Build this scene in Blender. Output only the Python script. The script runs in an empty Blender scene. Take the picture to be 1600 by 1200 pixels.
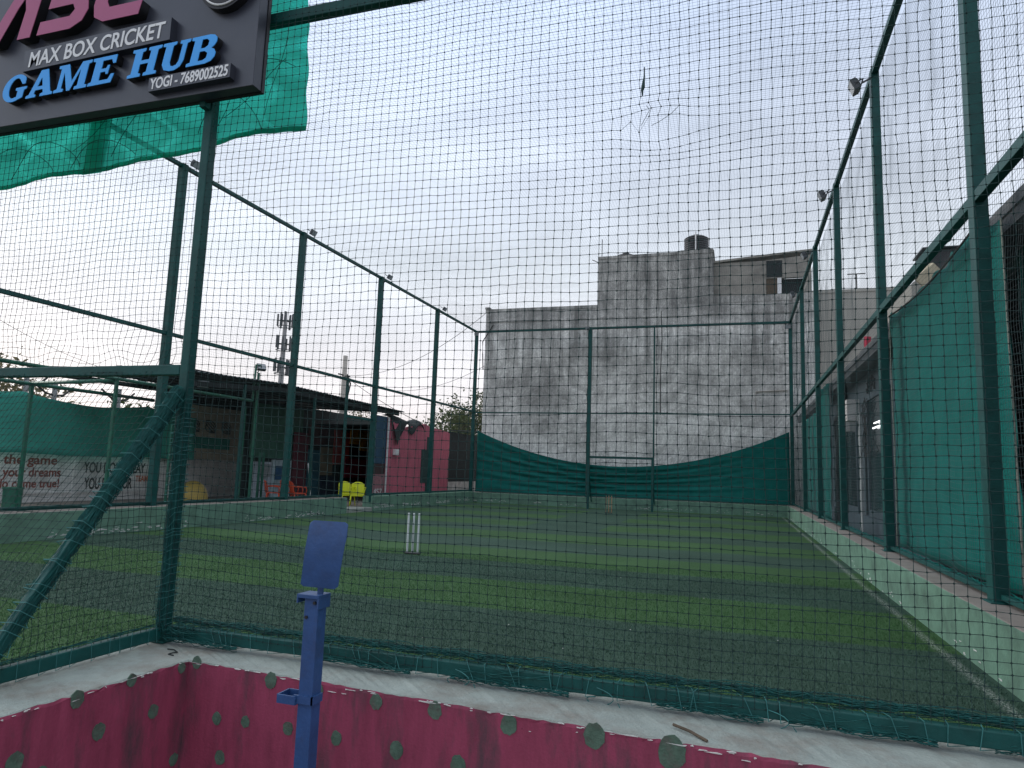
import bpy, math, random
import numpy as np
from mathutils import Vector, Matrix
random.seed(7); RS = np.random.RandomState(11)
S = bpy.context.scene; COL = S.collection
rad = math.radians
# ---------------------------------------------------------------- camera
FPX, YAW, PITCH, ROLL = 1084.55, .31561, .12505, .03413
CAM = Vector((0, 0, 1.56))
_cy, _sy, _cp, _sp, _cr, _sr = math.cos(YAW), math.sin(YAW), math.cos(PITCH), math.sin(PITCH), math.cos(ROLL), math.sin(ROLL)
FWD = Vector((-_sy*_cp, _cy*_cp, _sp)); _r = Vector((_cy, _sy, 0)); _u = _r.cross(FWD)
RGT = _r*_cr + _u*_sr; UPV = -_r*_sr + _u*_cr
cd = bpy.data.cameras.new('camera'); cam = bpy.data.objects.new('camera', cd); COL.objects.link(cam)
cd.sensor_width = 36; cd.lens = FPX/1600*36; cd.clip_start = .05; cd.clip_end = 2000
M = Matrix((RGT, UPV, -FWD)).transposed().to_4x4(); M.translation = CAM; cam.matrix_world = M
S.camera = cam
def at(px, py, axis, val):
    """the point of the plane axis=val that is measured at a photo pixel"""
    d = FWD*FPX + RGT*(px-800) - UPV*(py-600); t = (val-CAM[axis])/d[axis]
    return CAM + d*t
# ---------------------------------------------------------------- world, sun, exposure
w = bpy.data.worlds.new('World'); S.world = w; w.use_nodes = True
nt = w.node_tree; N = nt.nodes; Lk = nt.links; N.clear()
out = N.new('ShaderNodeOutputWorld'); bg = N.new('ShaderNodeBackground'); bg.inputs[1].default_value = .1
SUN_EL, SUN_AZ = 22, -80       # azimuth clockwise from +Y: low on the left
sky = N.new('ShaderNodeTexSky'); sky.sky_type = 'NISHITA'; sky.sun_disc = False
sky.sun_elevation = rad(SUN_EL); sky.sun_rotation = rad(SUN_AZ); sky.air_density = 1.0; sky.dust_density = 2.0
tc = N.new('ShaderNodeTexCoord'); sep = N.new('ShaderNodeSeparateXYZ'); Lk.new(tc.outputs['Generated'], sep.inputs[0])
# thin high cloud: streaky noise, mixed with the clear sky, thicker towards the horizon
mp = N.new('ShaderNodeMapping'); mp.inputs['Scale'].default_value = (1.2, 1.6, 5.5); mp.inputs['Rotation'].default_value = (.12, .2, .5)
Lk.new(tc.outputs['Generated'], mp.inputs[0])
nz = N.new('ShaderNodeTexNoise'); nz.inputs['Scale'].default_value = 1.7; nz.inputs['Detail'].default_value = 6; nz.inputs['Roughness'].default_value = .5; nz.inputs['Distortion'].default_value = .5
Lk.new(mp.outputs[0], nz.inputs[0])
elr = N.new('ShaderNodeValToRGB'); Lk.new(sep.outputs[2], elr.inputs[0])      # cloud colour with height: warm and pale low, blue-grey higher, then an added bright zenith
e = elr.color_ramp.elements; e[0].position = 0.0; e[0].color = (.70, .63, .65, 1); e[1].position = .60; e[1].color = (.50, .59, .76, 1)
x = e.new(.95); x.color = (1.0, 1.0, .97, 1)  # bright neutral zenith, out of view, added to lift the light on the scene
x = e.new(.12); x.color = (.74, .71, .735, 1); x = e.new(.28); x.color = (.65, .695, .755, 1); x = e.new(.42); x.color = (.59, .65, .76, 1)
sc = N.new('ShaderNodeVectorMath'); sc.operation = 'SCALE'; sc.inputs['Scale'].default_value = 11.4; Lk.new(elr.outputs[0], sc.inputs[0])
sr2 = N.new('ShaderNodeMapRange'); sr2.inputs[1].default_value = .32; sr2.inputs[2].default_value = .68; sr2.inputs[3].default_value = .84; sr2.inputs[4].default_value = 1.16
Lk.new(nz.outputs[0], sr2.inputs[0])
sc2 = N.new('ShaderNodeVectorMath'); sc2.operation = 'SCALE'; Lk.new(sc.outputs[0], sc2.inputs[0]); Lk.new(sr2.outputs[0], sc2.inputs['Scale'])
# sky dimmed behind the camera, standing in for dark buildings out of view
az = N.new('ShaderNodeMapRange'); az.inputs[1].default_value = -.9; az.inputs[2].default_value = .2; az.inputs[3].default_value = .95; az.inputs[4].default_value = 1.0; Lk.new(sep.outputs[1], az.inputs[0])
ax = N.new('ShaderNodeMapRange'); ax.inputs[1].default_value = -.6; ax.inputs[2].default_value = .5; ax.inputs[3].default_value = 1.08; ax.inputs[4].default_value = .96; Lk.new(sep.outputs[0], ax.inputs[0])
am_ = N.new('ShaderNodeMath'); am_.operation = 'MULTIPLY'; Lk.new(az.outputs[0], am_.inputs[0]); Lk.new(ax.outputs[0], am_.inputs[1])
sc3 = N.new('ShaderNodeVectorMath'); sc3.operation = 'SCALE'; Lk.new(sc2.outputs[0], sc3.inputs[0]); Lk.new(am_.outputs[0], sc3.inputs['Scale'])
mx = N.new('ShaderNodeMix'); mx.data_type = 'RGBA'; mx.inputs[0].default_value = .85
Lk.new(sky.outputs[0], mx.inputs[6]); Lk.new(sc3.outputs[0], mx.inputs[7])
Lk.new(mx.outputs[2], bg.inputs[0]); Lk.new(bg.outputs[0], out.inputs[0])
sl = bpy.data.lights.new('sun', 'SUN'); so = bpy.data.objects.new('sun', sl); COL.objects.link(so)
sl.energy = 1.0; sl.angle = rad(25); sl.color = (1, .95, .9)
sd = Vector((math.sin(rad(SUN_AZ))*math.cos(rad(SUN_EL)), math.cos(rad(SUN_AZ))*math.cos(rad(SUN_EL)), math.sin(rad(SUN_EL))))
so.rotation_euler = sd.to_track_quat('Z', 'Y').to_euler(); so.location = (0, -20, 30)
S.view_settings.view_transform = 'Standard'; S.view_settings.look = 'None'; S.view_settings.exposure = .43; S.view_settings.gamma = 1
S.cycles.max_bounces = 6; S.cycles.transparent_max_bounces = 12

# ---------------------------------------------------------------- helpers
def tag(o, label=None, cat=None, group=None, kind=None):
    if label: o['label'] = label
    if cat: o['category'] = cat
    if group: o['group'] = group
    if kind: o['kind'] = kind
    return o
def thing(name, loc, label, cat, group=None, rz=0):
    o = bpy.data.objects.new(name, None); o.empty_display_size = .2; COL.objects.link(o); o.location = loc; o.rotation_euler.z = rz
    return tag(o, label, cat, group)
def wloc(o):
    v = Vector(o.location)
    while o.parent: o = o.parent; v += Vector(o.location)
    return v
class MB:
    def __init__(s): s.v = []; s.f = []; s.mi = []; s.smooth = False
    def add(s, vs, fs, m=0):
        b = len(s.v); s.v += [tuple(p) for p in vs]; s.f += [tuple(b+i for i in f) for f in fs]; s.mi += [m]*len(fs); return s
    def box(s, x0, x1, y0, y1, z0, z1, m=0):
        vs = [(x, y, z) for x in (x0, x1) for y in (y0, y1) for z in (z0, z1)]
        return s.add(vs, [(0,1,3,2),(4,6,7,5),(0,4,5,1),(2,3,7,6),(0,2,6,4),(1,5,7,3)], m)
    def bar(s, p, q, a, b, m=0, up=(0,0,1)):
        p = Vector(p); q = Vector(q); d = (q-p).normalized(); u = Vector(up)
        if abs(d.dot(u)) > .95: u = Vector((0,1,0))
        x = d.cross(u).normalized(); y = x.cross(d); vs = []
        for c in (p, q):
            for sx, sy in ((-1,-1),(1,-1),(1,1),(-1,1)): vs.append(c + x*sx*a/2 + y*sy*b/2)
        return s.add(vs, [(3,2,1,0),(4,5,6,7),(0,1,5,4),(1,2,6,5),(2,3,7,6),(3,0,4,7)], m)
    def tube(s, pts, r, n=6, m=0, caps=True):
        pts = [Vector(p) for p in pts]; k = len(pts); vs = []; fs = []; ref = None
        rs = r if hasattr(r, '__len__') else [r]*k
        for i in range(k):
            d = (pts[min(i+1,k-1)]-pts[max(i-1,0)])
            if d.length < 1e-9: d = Vector((0,0,1))
            d.normalize()
            if ref is None or abs(d.dot(ref)) > .98: ref = Vector((0,0,1)) if abs(d.z) < .9 else Vector((1,0,0))
            x = d.cross(ref).normalized(); y = d.cross(x); ref = -x.cross(d) if False else ref
            for j in range(n):
                a = 2*math.pi*j/n; vs.append(pts[i] + x*math.cos(a)*rs[i] + y*math.sin(a)*rs[i])
        for i in range(k-1):
            for j in range(n): fs.append((i*n+j, i*n+(j+1)%n, (i+1)*n+(j+1)%n, (i+1)*n+j))
        if caps: fs.append(tuple(range(n))[::-1]); fs.append(tuple((k-1)*n+j for j in range(n)))
        return s.add(vs, fs, m)
    def prism(s, pts, vec, m=0):
        n = len(pts); v = Vector(vec); vs = [Vector(p) for p in pts] + [Vector(p)+v for p in pts]
        return s.add(vs, [tuple(range(n))[::-1], tuple(range(n, 2*n))] + [(i, (i+1)%n, n+(i+1)%n, n+i) for i in range(n)], m)
    def lathe(s, c, prof, n=20, m=0):
        vs = []; fs = []; k = len(prof)
        for r, z in prof:
            for j in range(n): a = 2*math.pi*j/n; vs.append((c[0]+r*math.cos(a), c[1]+r*math.sin(a), c[2]+z))
        for i in range(k-1):
            for j in range(n): fs.append((i*n+j, i*n+(j+1)%n, (i+1)*n+(j+1)%n, (i+1)*n+j))
        fs.append(tuple(range(n))[::-1]); fs.append(tuple((k-1)*n+j for j in range(n)))
        return s.add(vs, fs, m)
    def grid(s, P, m=0):
        a = len(P); b = len(P[0]); vs = [p for row in P for p in row]
        return s.add(vs, [(i*b+j, i*b+j+1, (i+1)*b+j+1, (i+1)*b+j) for i in range(a-1) for j in range(b-1)], m)
def obj(name, mb, mats, parent=None, smooth=False, bevel=0, solid=0):
    if not isinstance(mats, (list, tuple)): mats = [mats]
    if isinstance(mb, tuple): V, F, MI = np.asarray(mb[0], float), mb[1], None
    else: V, F, MI = np.array(mb.v, float), mb.f, mb.mi
    if parent: off = np.array(wloc(parent))
    else: off = np.array([(V[:,0].min()+V[:,0].max())/2, (V[:,1].min()+V[:,1].max())/2, V[:,2].min()])
    me = bpy.data.meshes.new(name)
    if isinstance(F, np.ndarray):
        me.vertices.add(len(V)); me.vertices.foreach_set('co', (V-off).astype(np.float32).ravel())
        k = F.shape[1]; me.loops.add(F.size); me.loops.foreach_set('vertex_index', F.astype(np.int32).ravel())
        me.polygons.add(len(F)); me.polygons.foreach_set('loop_start', np.arange(0, F.size, k, dtype=np.int32)); me.update(calc_edges=True)
    else:
        me.from_pydata((V-off).tolist(), [], F)
    for m in mats: me.materials.append(m)
    if MI is not None and max(MI) > 0: me.polygons.foreach_set('material_index', MI)
    if smooth: me.polygons.foreach_set('use_smooth', [True]*len(me.polygons))
    o = bpy.data.objects.new(name, me); COL.objects.link(o)
    if parent: o.parent = parent
    else: o.location = off
    if bevel:
        b = o.modifiers.new('bevel', 'BEVEL'); b.width = bevel; b.segments = 2; b.limit_method = 'ANGLE'
    if solid:
        b = o.modifiers.new('solidify', 'SOLIDIFY'); b.thickness = solid
    return o
def copy_thing(o, loc, rot=None, label=None, group=None):
    c = o.copy(); COL.objects.link(c); c.location = loc
    if rot is not None: c.rotation_euler = rot
    if label: c['label'] = label
    if group: c['group'] = group
    def rec(a, b):
        for ch in a.children:
            d = ch.copy(); COL.objects.link(d); d.parent = b; rec(ch, d)
    rec(o, c); return c
# ---------------------------------------------------------------- materials
def mat(name, base, rough=.7, var=.18, scale=3, bump=0, bscale=60, metal=0, spec=.4, dirt=None, damt=.5, dscale=1.2, stretch=(1,1,1), dlo=.5, dhi=.68, trans=0, detail=6, fleck=0):
    m = bpy.data.materials.new(name); m.use_nodes = True; n = m.node_tree.nodes; l = m.node_tree.links
    p = n['Principled BSDF']; p.inputs['Roughness'].default_value = rough; p.inputs['Metallic'].default_value = metal
    p.inputs['Specular IOR Level'].default_value = spec
    t = n.new('ShaderNodeTexCoord'); mp = n.new('ShaderNodeMapping'); mp.inputs['Scale'].default_value = stretch; l.new(t.outputs['Object'], mp.inputs[0])
    a = n.new('ShaderNodeTexNoise'); a.inputs['Scale'].default_value = scale; a.inputs['Detail'].default_value = detail; a.inputs['Roughness'].default_value = .65; l.new(mp.outputs[0], a.inputs[0])
    r = n.new('ShaderNodeValToRGB'); l.new(a.outputs[0], r.inputs[0])
    r.color_ramp.elements[0].position = .3; r.color_ramp.elements[0].color = (*[c*(1-var) for c in base], 1)
    r.color_ramp.elements[1].position = .7; r.color_ramp.elements[1].color = (*[min(1, c*(1+var)) for c in base], 1)
    col = r.outputs[0]
    if dirt:
        b = n.new('ShaderNodeTexNoise'); b.inputs['Scale'].default_value = dscale; b.inputs['Detail'].default_value = 8; b.inputs['Roughness'].default_value = .7; l.new(mp.outputs[0], b.inputs[0])
        rr = n.new('ShaderNodeMapRange'); rr.inputs[1].default_value = dlo; rr.inputs[2].default_value = dhi; rr.inputs[4].default_value = damt; l.new(b.outputs[0], rr.inputs[0])
        x = n.new('ShaderNodeMix'); x.data_type = 'RGBA'; l.new(rr.outputs[0], x.inputs[0]); l.new(col, x.inputs[6]); x.inputs[7].default_value = (*dirt, 1); col = x.outputs[2]
    if fleck:       # small chips of bare white plaster, and dark scuffs
        for sc_, lo_, cc, am in ((55, .70, (.5, .48, .47), fleck), (24, .66, tuple(c*.35 for c in base), .7), (9, .69, tuple(c*.5 for c in base), .6)):
            b = n.new('ShaderNodeTexNoise'); b.inputs['Scale'].default_value = sc_; b.inputs['Detail'].default_value = 9; b.inputs['Roughness'].default_value = .75; b.inputs['Distortion'].default_value = .6; l.new(t.outputs['Object'], b.inputs[0])
            rr = n.new('ShaderNodeMapRange'); rr.inputs[1].default_value = lo_; rr.inputs[2].default_value = lo_+.03; rr.inputs[4].default_value = am; l.new(b.outputs[0], rr.inputs[0])
            x = n.new('ShaderNodeMix'); x.data_type = 'RGBA'; l.new(rr.outputs[0], x.inputs[0]); l.new(col, x.inputs[6]); x.inputs[7].default_value = (*cc, 1); col = x.outputs[2]
    l.new(col, p.inputs['Base Color'])
    if bump:
        c = n.new('ShaderNodeTexNoise'); c.inputs['Scale'].default_value = bscale; c.inputs['Detail'].default_value = 5; l.new(t.outputs['Object'], c.inputs[0])
        q = n.new('ShaderNodeBump'); q.inputs['Strength'].default_value = bump; q.inputs['Distance'].default_value = .02; l.new(c.outputs[0], q.inputs['Height']); l.new(q.outputs[0], p.inputs['Normal'])
    if trans:
        tr = n.new('ShaderNodeBsdfTranslucent'); l.new(col, tr.inputs[0]); mxs = n.new('ShaderNodeMixShader'); mxs.inputs[0].default_value = trans
        l.new(p.outputs[0], mxs.inputs[1]); l.new(tr.outputs[0], mxs.inputs[2]); l.new(mxs.outputs[0], n['Material Output'].inputs[0])
    return m
def emit(name, col, s):
    m = mat(name, col); p = m.node_tree.nodes['Principled BSDF']; p.inputs['Emission Color'].default_value = (*col, 1); p.inputs['Emission Strength'].default_value = s; return m
M_post = mat('green_painted_steel', (.004, .062, .058), .5, .3, 5, dirt=(.04, .085, .085), damt=.4, dscale=4, spec=.3, dlo=.56, dhi=.78, bump=.12)
M_postl = mat('faded_green_steel', (.010, .11, .07), .5, .3, 5, dirt=(.05, .12, .09), damt=.5)
M_bunch = mat('teal_bunched_net', (.005, .075, .072), .8, .5, 30)
M_cord = mat('teal_net_cord', (.014, .042, .042), .8, .3, 8)
M_cordl = mat('pale_lashing_cord', (.035, .16, .16), .7, .3, 8)
M_netfar = mat('grey_green_net_cord', (.05, .075, .08), .8, .1, 2)
M_netfine = mat('grey_net_cord', (.08, .11, .12), .8, .1, 2)
M_curt = mat('green_shade_cloth', (.002, .150, .132), .75, .2, 2.5, bump=.3, bscale=40, dirt=(.006, .125, .112), damt=.6, trans=.12, spec=.2)
M_curtleft = mat('faded_shade_cloth', (.07, .40, .33), .8, .15, 1.5, bump=.2, bscale=30, trans=.2, spec=.1)
M_cloth = mat('translucent_green_cloth', (.10, .50, .42), .8, .12, 2.2, bump=.3, bscale=14, trans=.85, spec=.1, dirt=(.20, .62, .54), damt=.7, dscale=1.8)
_n = M_cloth.node_tree.nodes; _l = M_cloth.node_tree.links; _o = _n['Material Output']; _s = _o.inputs[0].links[0].from_socket      # open weave: part of the light passes straight
_t = _n.new('ShaderNodeBsdfTransparent'); _t.inputs[0].default_value = (.24, .80, .70, 1); _m = _n.new('ShaderNodeMixShader'); _m.inputs[0].default_value = .5; _w = _n.new('ShaderNodeTexNoise'); _w.inputs['Scale'].default_value = 1.6; _w.inputs['Detail'].default_value = 8; _w.inputs['Distortion'].default_value = 1.2; _q = _n.new('ShaderNodeMapRange'); _q.inputs[1].default_value = .35; _q.inputs[2].default_value = .65; _q.inputs[3].default_value = .32; _q.inputs[4].default_value = .72; _l.new(_w.outputs[0], _q.inputs[0]); _l.new(_q.outputs[0], _m.inputs[0]); _l.new(_s, _m.inputs[1]); _l.new(_t.outputs[0], _m.inputs[2]); _l.new(_m.outputs[0], _o.inputs[0])
M_conc = mat('pale_painted_concrete', (.275, .32, .305), .85, .15, 4, bump=.4, bscale=70, dirt=(.17, .14, .12), damt=.75, dscale=3.5, dlo=.45, dhi=.7, fleck=.4)
M_white = mat('white_peel', (.55, .56, .55), .8, .1, 30)
M_kerb = mat('green_painted_kerb', (.12, .235, .175), .8, .16, 4, fleck=.5, bump=.3, bscale=50, dirt=(.05, .09, .07), damt=.7, dscale=2.5, dlo=.45)
M_kerbtop = mat('bare_kerb_top', (.21, .195, .18), .9, .2, 6, bump=.4, bscale=60, dirt=(.16, .14, .12), damt=.6, dscale=3)
M_pink = mat('dark_pink_paint', (.26, .042, .090), .7, .22, 5, bump=.12, bscale=80, dirt=(.075, .045, .058), damt=.92, dscale=1.5, stretch=(3.2, 3.2, .8), fleck=.8, detail=10, dlo=.5, dhi=.66)
M_dot = mat('green_dot_paint', (.075, .13, .098), .8, .35, 14, bump=.3, fleck=.5, dirt=(.12, .06, .07), damt=.5, dscale=9)
M_blue = mat('blue_painted_steel', (.026, .075, .21), .45, .18, 9, dirt=(.03, .05, .12), damt=.6, dscale=7, bump=.1)
M_board = mat('charcoal_composite_panel', (.028, .033, .05), .35, .15, 3, spec=.6, dirt=(.05, .055, .07), damt=.4, dscale=2)
M_boardedge = mat('black_edge', (.01, .011, .014), .5, .1, 3)
M_txtpink = mat('pink_lettering', (.38, .09, .20), .5, .05, 3)
M_txtblue = mat('blue_lettering', (.045, .36, .88), .5, .05, 3)
M_txtwhite = mat('white_lettering', (.72, .74, .76), .5, .03, 3)
M_fixture = mat('grey_lamp_housing', (.06, .07, .08), .5, .2, 8)
M_glassl = mat('lamp_glass', (.35, .38, .42), .15, .05, 5, spec=.8)
M_dark = mat('black_fabric', (.016, .022, .024), .85, .3, 6)
M_roof = mat('dark_sheet_roof', (.016, .028, .036), .6, .3, 5, spec=.4)
M_rust = mat('brown_sheet', (.07, .018, .022), .7, .3, 3)
M_pinkw = mat('pink_wall_paint', (.52, .12, .18), .8, .14, 3, bump=.3, bscale=30, dirt=(.16, .045, .07), damt=.7, dscale=1.4, stretch=(2.5, 2.5, .5))
M_plast = mat('grey_plaster_wall', (.70, .69, .68), .9, .15, 3, bump=.3, bscale=30, dirt=(.36, .34, .33), damt=.7, dscale=1.2)
M_cream = mat('cream_wall', (.55, .50, .40), .9, .15, 3, bump=.3, bscale=30, dirt=(.2, .17, .12), damt=.6)
M_beige = mat('beige_plaster', (.42, .41, .37), .9, .08, 1, dirt=(.3, .3, .28), damt=.5, dscale=.5)
M_tank = mat('black_plastic_tank', (.02, .022, .026), .45, .2, 4)
M_ground = mat('dusty_concrete_ground', (.20, .18, .16), .95, .2, 2, bump=.3, dirt=(.1, .09, .08), damt=.6, dscale=.8)
M_trunk = mat('bark', (.09, .07, .05), .9, .3, 8, bump=.4)
M_leaf = mat('olive_leaves', (.065, .085, .03), .7, .5, 1.2, trans=.25)
M_leafd = mat('dry_leaves', (.16, .14, .07), .7, .4, 1.2, trans=.25)
M_leafs = mat('shade_leaves', (.05, .06, .03), .7, .4, 1.2, trans=.2)
M_orange = mat('orange_plastic', (.55, .07, .025), .4, .08, 3)
M_yellow = mat('yellow_plastic', (.62, .68, .02), .4, .08, 3)
M_ochre = mat('ochre_plastic', (.55, .40, .10), .5, .15, 3)
M_metal = mat('grey_blue_metal', (.055, .085, .105), .5, .2, 5, dirt=(.05, .07, .09), damt=.6)
M_pole = mat('concrete_pole', (.36, .34, .31), .9, .15, 3)
M_wire = mat('black_cable', (.02, .02, .02), .7, .1, 3)
M_steel = mat('galvanised_steel', (.25, .26, .27), .5, .2, 6)
M_glass = mat('dark_window_glass', (.02, .035, .04), .08, .2, 3, spec=.9)
M_wood = mat('worn_wood', (.33, .22, .13), .7, .25, 10)
M_stump = mat('white_plastic_stump', (.55, .60, .62), .5, .1, 6)
M_tube = emit('lit_tube', (.95, .98, 1), 2.0)
M_tarp = mat('yellowish_tarp', (.42, .38, .28), .9, .15, 3)
# turf: stripes are dyed into the artificial grass
def turf_mat(name, blade):
    m = bpy.data.materials.new(name); m.use_nodes = True; n = m.node_tree.nodes; l = m.node_tree.links; p = n['Principled BSDF']
    p.inputs['Roughness'].default_value = .75; p.inputs['Specular IOR Level'].default_value = .06
    g = n.new('ShaderNodeNewGeometry'); s = n.new('ShaderNodeSeparateXYZ'); l.new(g.outputs['Position'], s.inputs[0])
    def math_(op, a, b=None, c=None):
        q = n.new('ShaderNodeMath'); q.operation = op
        for i, v in enumerate((a, b, c)):
            if v is None: continue
            if isinstance(v, (int, float)): q.inputs[i].default_value = v
            else: l.new(v, q.inputs[i])
        return q.outputs[0]
    wn = n.new('ShaderNodeTexNoise'); wn.inputs['Scale'].default_value = .5; l.new(g.outputs['Position'], wn.inputs[0])
    fn = n.new('ShaderNodeTexNoise'); fn.inputs['Scale'].default_value = 45; l.new(g.outputs['Position'], fn.inputs[0])
    yy = math_('ADD', s.outputs[1], math_('ADD', math_('MULTIPLY', wn.outputs[0], .12), math_('MULTIPLY', fn.outputs[0], .07)))
    ph = math_('FRACT', math_('DIVIDE', math_('SUBTRACT', yy, 7.75+.07), 3.94))
    st = math_('LESS_THAN', ph, .5)
    # plain dark pitch mat laid down the middle at the far end
    inx = math_('MULTIPLY', math_('GREATER_THAN', s.outputs[0], -5.9), math_('LESS_THAN', s.outputs[0], -3.7))
    iny = math_('GREATER_THAN', s.outputs[1], 19.5)
    st = math_('MULTIPLY', st, math_('SUBTRACT', 1, math_('MULTIPLY', inx, iny)))
    x = n.new('ShaderNodeMix'); x.data_type = 'RGBA'; l.new(st, x.inputs[0]); x.inputs[6].default_value = (.044, .084, .064, 1); x.inputs[7].default_value = (.050, .110, .047, 1)
    a = n.new('ShaderNodeTexNoise'); a.inputs['Scale'].default_value = 130; a.inputs['Detail'].default_value = 3; l.new(g.outputs['Position'], a.inputs[0])
    b = n.new('ShaderNodeTexNoise'); b.inputs['Scale'].default_value = .8; b.inputs['Detail'].default_value = 5; l.new(g.outputs['Position'], b.inputs[0])
    v = math_('MULTIPLY', math_('MULTIPLY_ADD', a.outputs[0], 1.7 if not blade else .9, .15 if not blade else .95), math_('MULTIPLY_ADD', b.outputs[0], .7, .65))
    y = n.new('ShaderNodeVectorMath'); y.operation = 'SCALE'; l.new(x.outputs[2], y.inputs[0]); l.new(v, y.inputs['Scale']); col = y.outputs[0]
    # worn white boundary line by the right kerb
    xx = math_('ADD', s.outputs[0], math_('MULTIPLY', wn.outputs[0], .06))
    ln = math_('SUBTRACT', 1, math_('MULTIPLY', math_('ABSOLUTE', math_('SUBTRACT', xx, 1.86)), 14))
    ln = math_('MULTIPLY', math_('MAXIMUM', ln, 0), math_('MULTIPLY', math_('GREATER_THAN', fn.outputs[0], .5), .55))
    z = n.new('ShaderNodeMix'); z.data_type = 'RGBA'; l.new(ln, z.inputs[0]); l.new(col, z.inputs[6]); z.inputs[7].default_value = (.42, .46, .44, 1); col = z.outputs[2]
    l.new(col, p.inputs['Base Color'])
    if not blade:
        q = n.new('ShaderNodeBump'); q.inputs['Strength'].default_value = .7; q.inputs['Distance'].default_value = .02; l.new(a.outputs[0], q.inputs['Height']); l.new(q.outputs[0], p.inputs['Normal'])
    return m
M_turf = turf_mat('striped_artificial_turf', False); M_blade = turf_mat('turf_blades', True)
# stained building wall
def stained(name, lo, hi, streak=.5, topk=.62):
    m = bpy.data.materials.new(name); m.use_nodes = True; n = m.node_tree.nodes; l = m.node_tree.links; p = n['Principled BSDF']; p.inputs['Roughness'].default_value = .95; p.inputs['Specular IOR Level'].default_value = .1
    g = n.new('ShaderNodeNewGeometry')
    def nz_(sc, det, stretch, ro=.7, dist=.35):
        mp = n.new('ShaderNodeMapping'); mp.inputs['Scale'].default_value = stretch; l.new(g.outputs['Position'], mp.inputs[0])
        a = n.new('ShaderNodeTexNoise'); a.inputs['Scale'].default_value = sc; a.inputs['Detail'].default_value = det; a.inputs['Roughness'].default_value = ro; a.inputs['Distortion'].default_value = dist; l.new(mp.outputs[0], a.inputs[0]); return a.outputs[0]
    def rng(v, a, b, c, d):
        q = n.new('ShaderNodeMapRange'); l.new(v, q.inputs[0])
        for i, t in enumerate((a, b, c, d)): q.inputs[i+1].default_value = t
        return q.outputs[0]
    def mul(a, b):
        q = n.new('ShaderNodeMath'); q.operation = 'MULTIPLY'; l.new(a, q.inputs[0]); l.new(b, q.inputs[1]); return q.outputs[0]
    big = rng(nz_(.45, 12, (1, 1, 1.2), .8, .8), .43, .57, .66, 1.12)
    mid = rng(nz_(2.2, 12, (1, 1, .7), .85), .40, .60, .66, 1.14)
    st = rng(nz_(1.7, 9, (1.5, 1.5, .16), .8, 1.2), .38, .62, 1-streak, 1.1)
    sp = n.new('ShaderNodeSeparateXYZ'); l.new(g.outputs['Position'], sp.inputs[0])
    fine = rng(nz_(14, 6, (1, 1, .6), .8), .36, .64, .74, 1.2)
    v = mul(mul(mul(big, mid), st), fine)
    # black mould: patches on the wall, measured from the photograph
    for cx, cz, rx, rz, k in ((-9.6, 5.6, 1.6, 1.2, .45), (-5.9, 7.6, .5, .9, .55), (-12.0, 5.6, .9, 1.2, .65), (.8, 7.0, 1.6, 3.0, .62), (-9.0, 3.6, 2.2, .8, .7), (-2.5, 5.6, 2.2, 1.2, .75)):
        dx = n.new('ShaderNodeVectorMath'); dx.operation = 'SUBTRACT'; l.new(g.outputs['Position'], dx.inputs[0]); dx.inputs[1].default_value = (cx, 33.9, cz)
        ds = n.new('ShaderNodeVectorMath'); ds.operation = 'MULTIPLY'; l.new(dx.outputs[0], ds.inputs[0]); ds.inputs[1].default_value = (1/rx, 0, 1/rz)
        ln = n.new('ShaderNodeVectorMath'); ln.operation = 'LENGTH'; l.new(ds.outputs[0], ln.inputs[0])
        ad = n.new('ShaderNodeMath'); ad.operation = 'ADD'; l.new(ln.outputs['Value'], ad.inputs[0]); l.new(rng(nz_(1.1, 8, (1, 1, 1), .8), .3, .7, -.7, .7), ad.inputs[1])
        v = mul(v, rng(ad.outputs[0], .2, 1.3, k, 1))
    # grime bleeding down from the parapet
    st2 = rng(nz_(1.1, 8, (2.2, 2.2, .05), .75, .2), .40, .58, .35, 1.0); zm = rng(sp.outputs[2], 5.5, 10.2, 1, .0)
    mxn = n.new('ShaderNodeMath'); mxn.operation = 'MAXIMUM'; l.new(st2, mxn.inputs[0]); l.new(zm, mxn.inputs[1]); v = mul(v, mxn.outputs[0])
    top = rng(sp.outputs[2], 8.6, 10.0, 1, topk); v = mul(v, top)
    r = n.new('ShaderNodeMix'); r.data_type = 'RGBA'; l.new(v, r.inputs[0]); r.inputs[6].default_value = (*lo, 1); r.inputs[7].default_value = (*hi, 1); l.new(r.outputs[2], p.inputs['Base Color'])
    q = n.new('ShaderNodeBump'); q.inputs['Strength'].default_value = .4; q.inputs['Distance'].default_value = .05; l.new(nz_(6, 6, (1, 1, 1)), q.inputs['Height']); l.new(q.outputs[0], p.inputs['Normal'])
    return m
M_bld = stained('mould_stained_plaster', (.07, .07, .068), (.88, .88, .85), .24)
M_bld2 = stained('dark_weathered_plaster', (.03, .031, .033), (.70, .70, .67), .35, .9)
M_bld3 = mat('brown_grey_render', (.28, .27, .245), .95, .2, 2, bump=.3, bscale=10, dirt=(.09, .085, .08), damt=.6, dscale=.8)

# ---------------------------------------------------------------- setting constants (from the measured plan)
L, R, YF, HT, HM, HK = -12.556, 2.268, 32.42, 8.576, 4.37, .518
X0, Y0 = -3.16, 3.35
YL = [3.35, 7.75, 12.585, 17.448, 22.386, 27.528, YF]
YR = [3.35, 7.614, 12.4185, 17.278, 21.954, 26.638, YF]
GZ = .12
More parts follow.
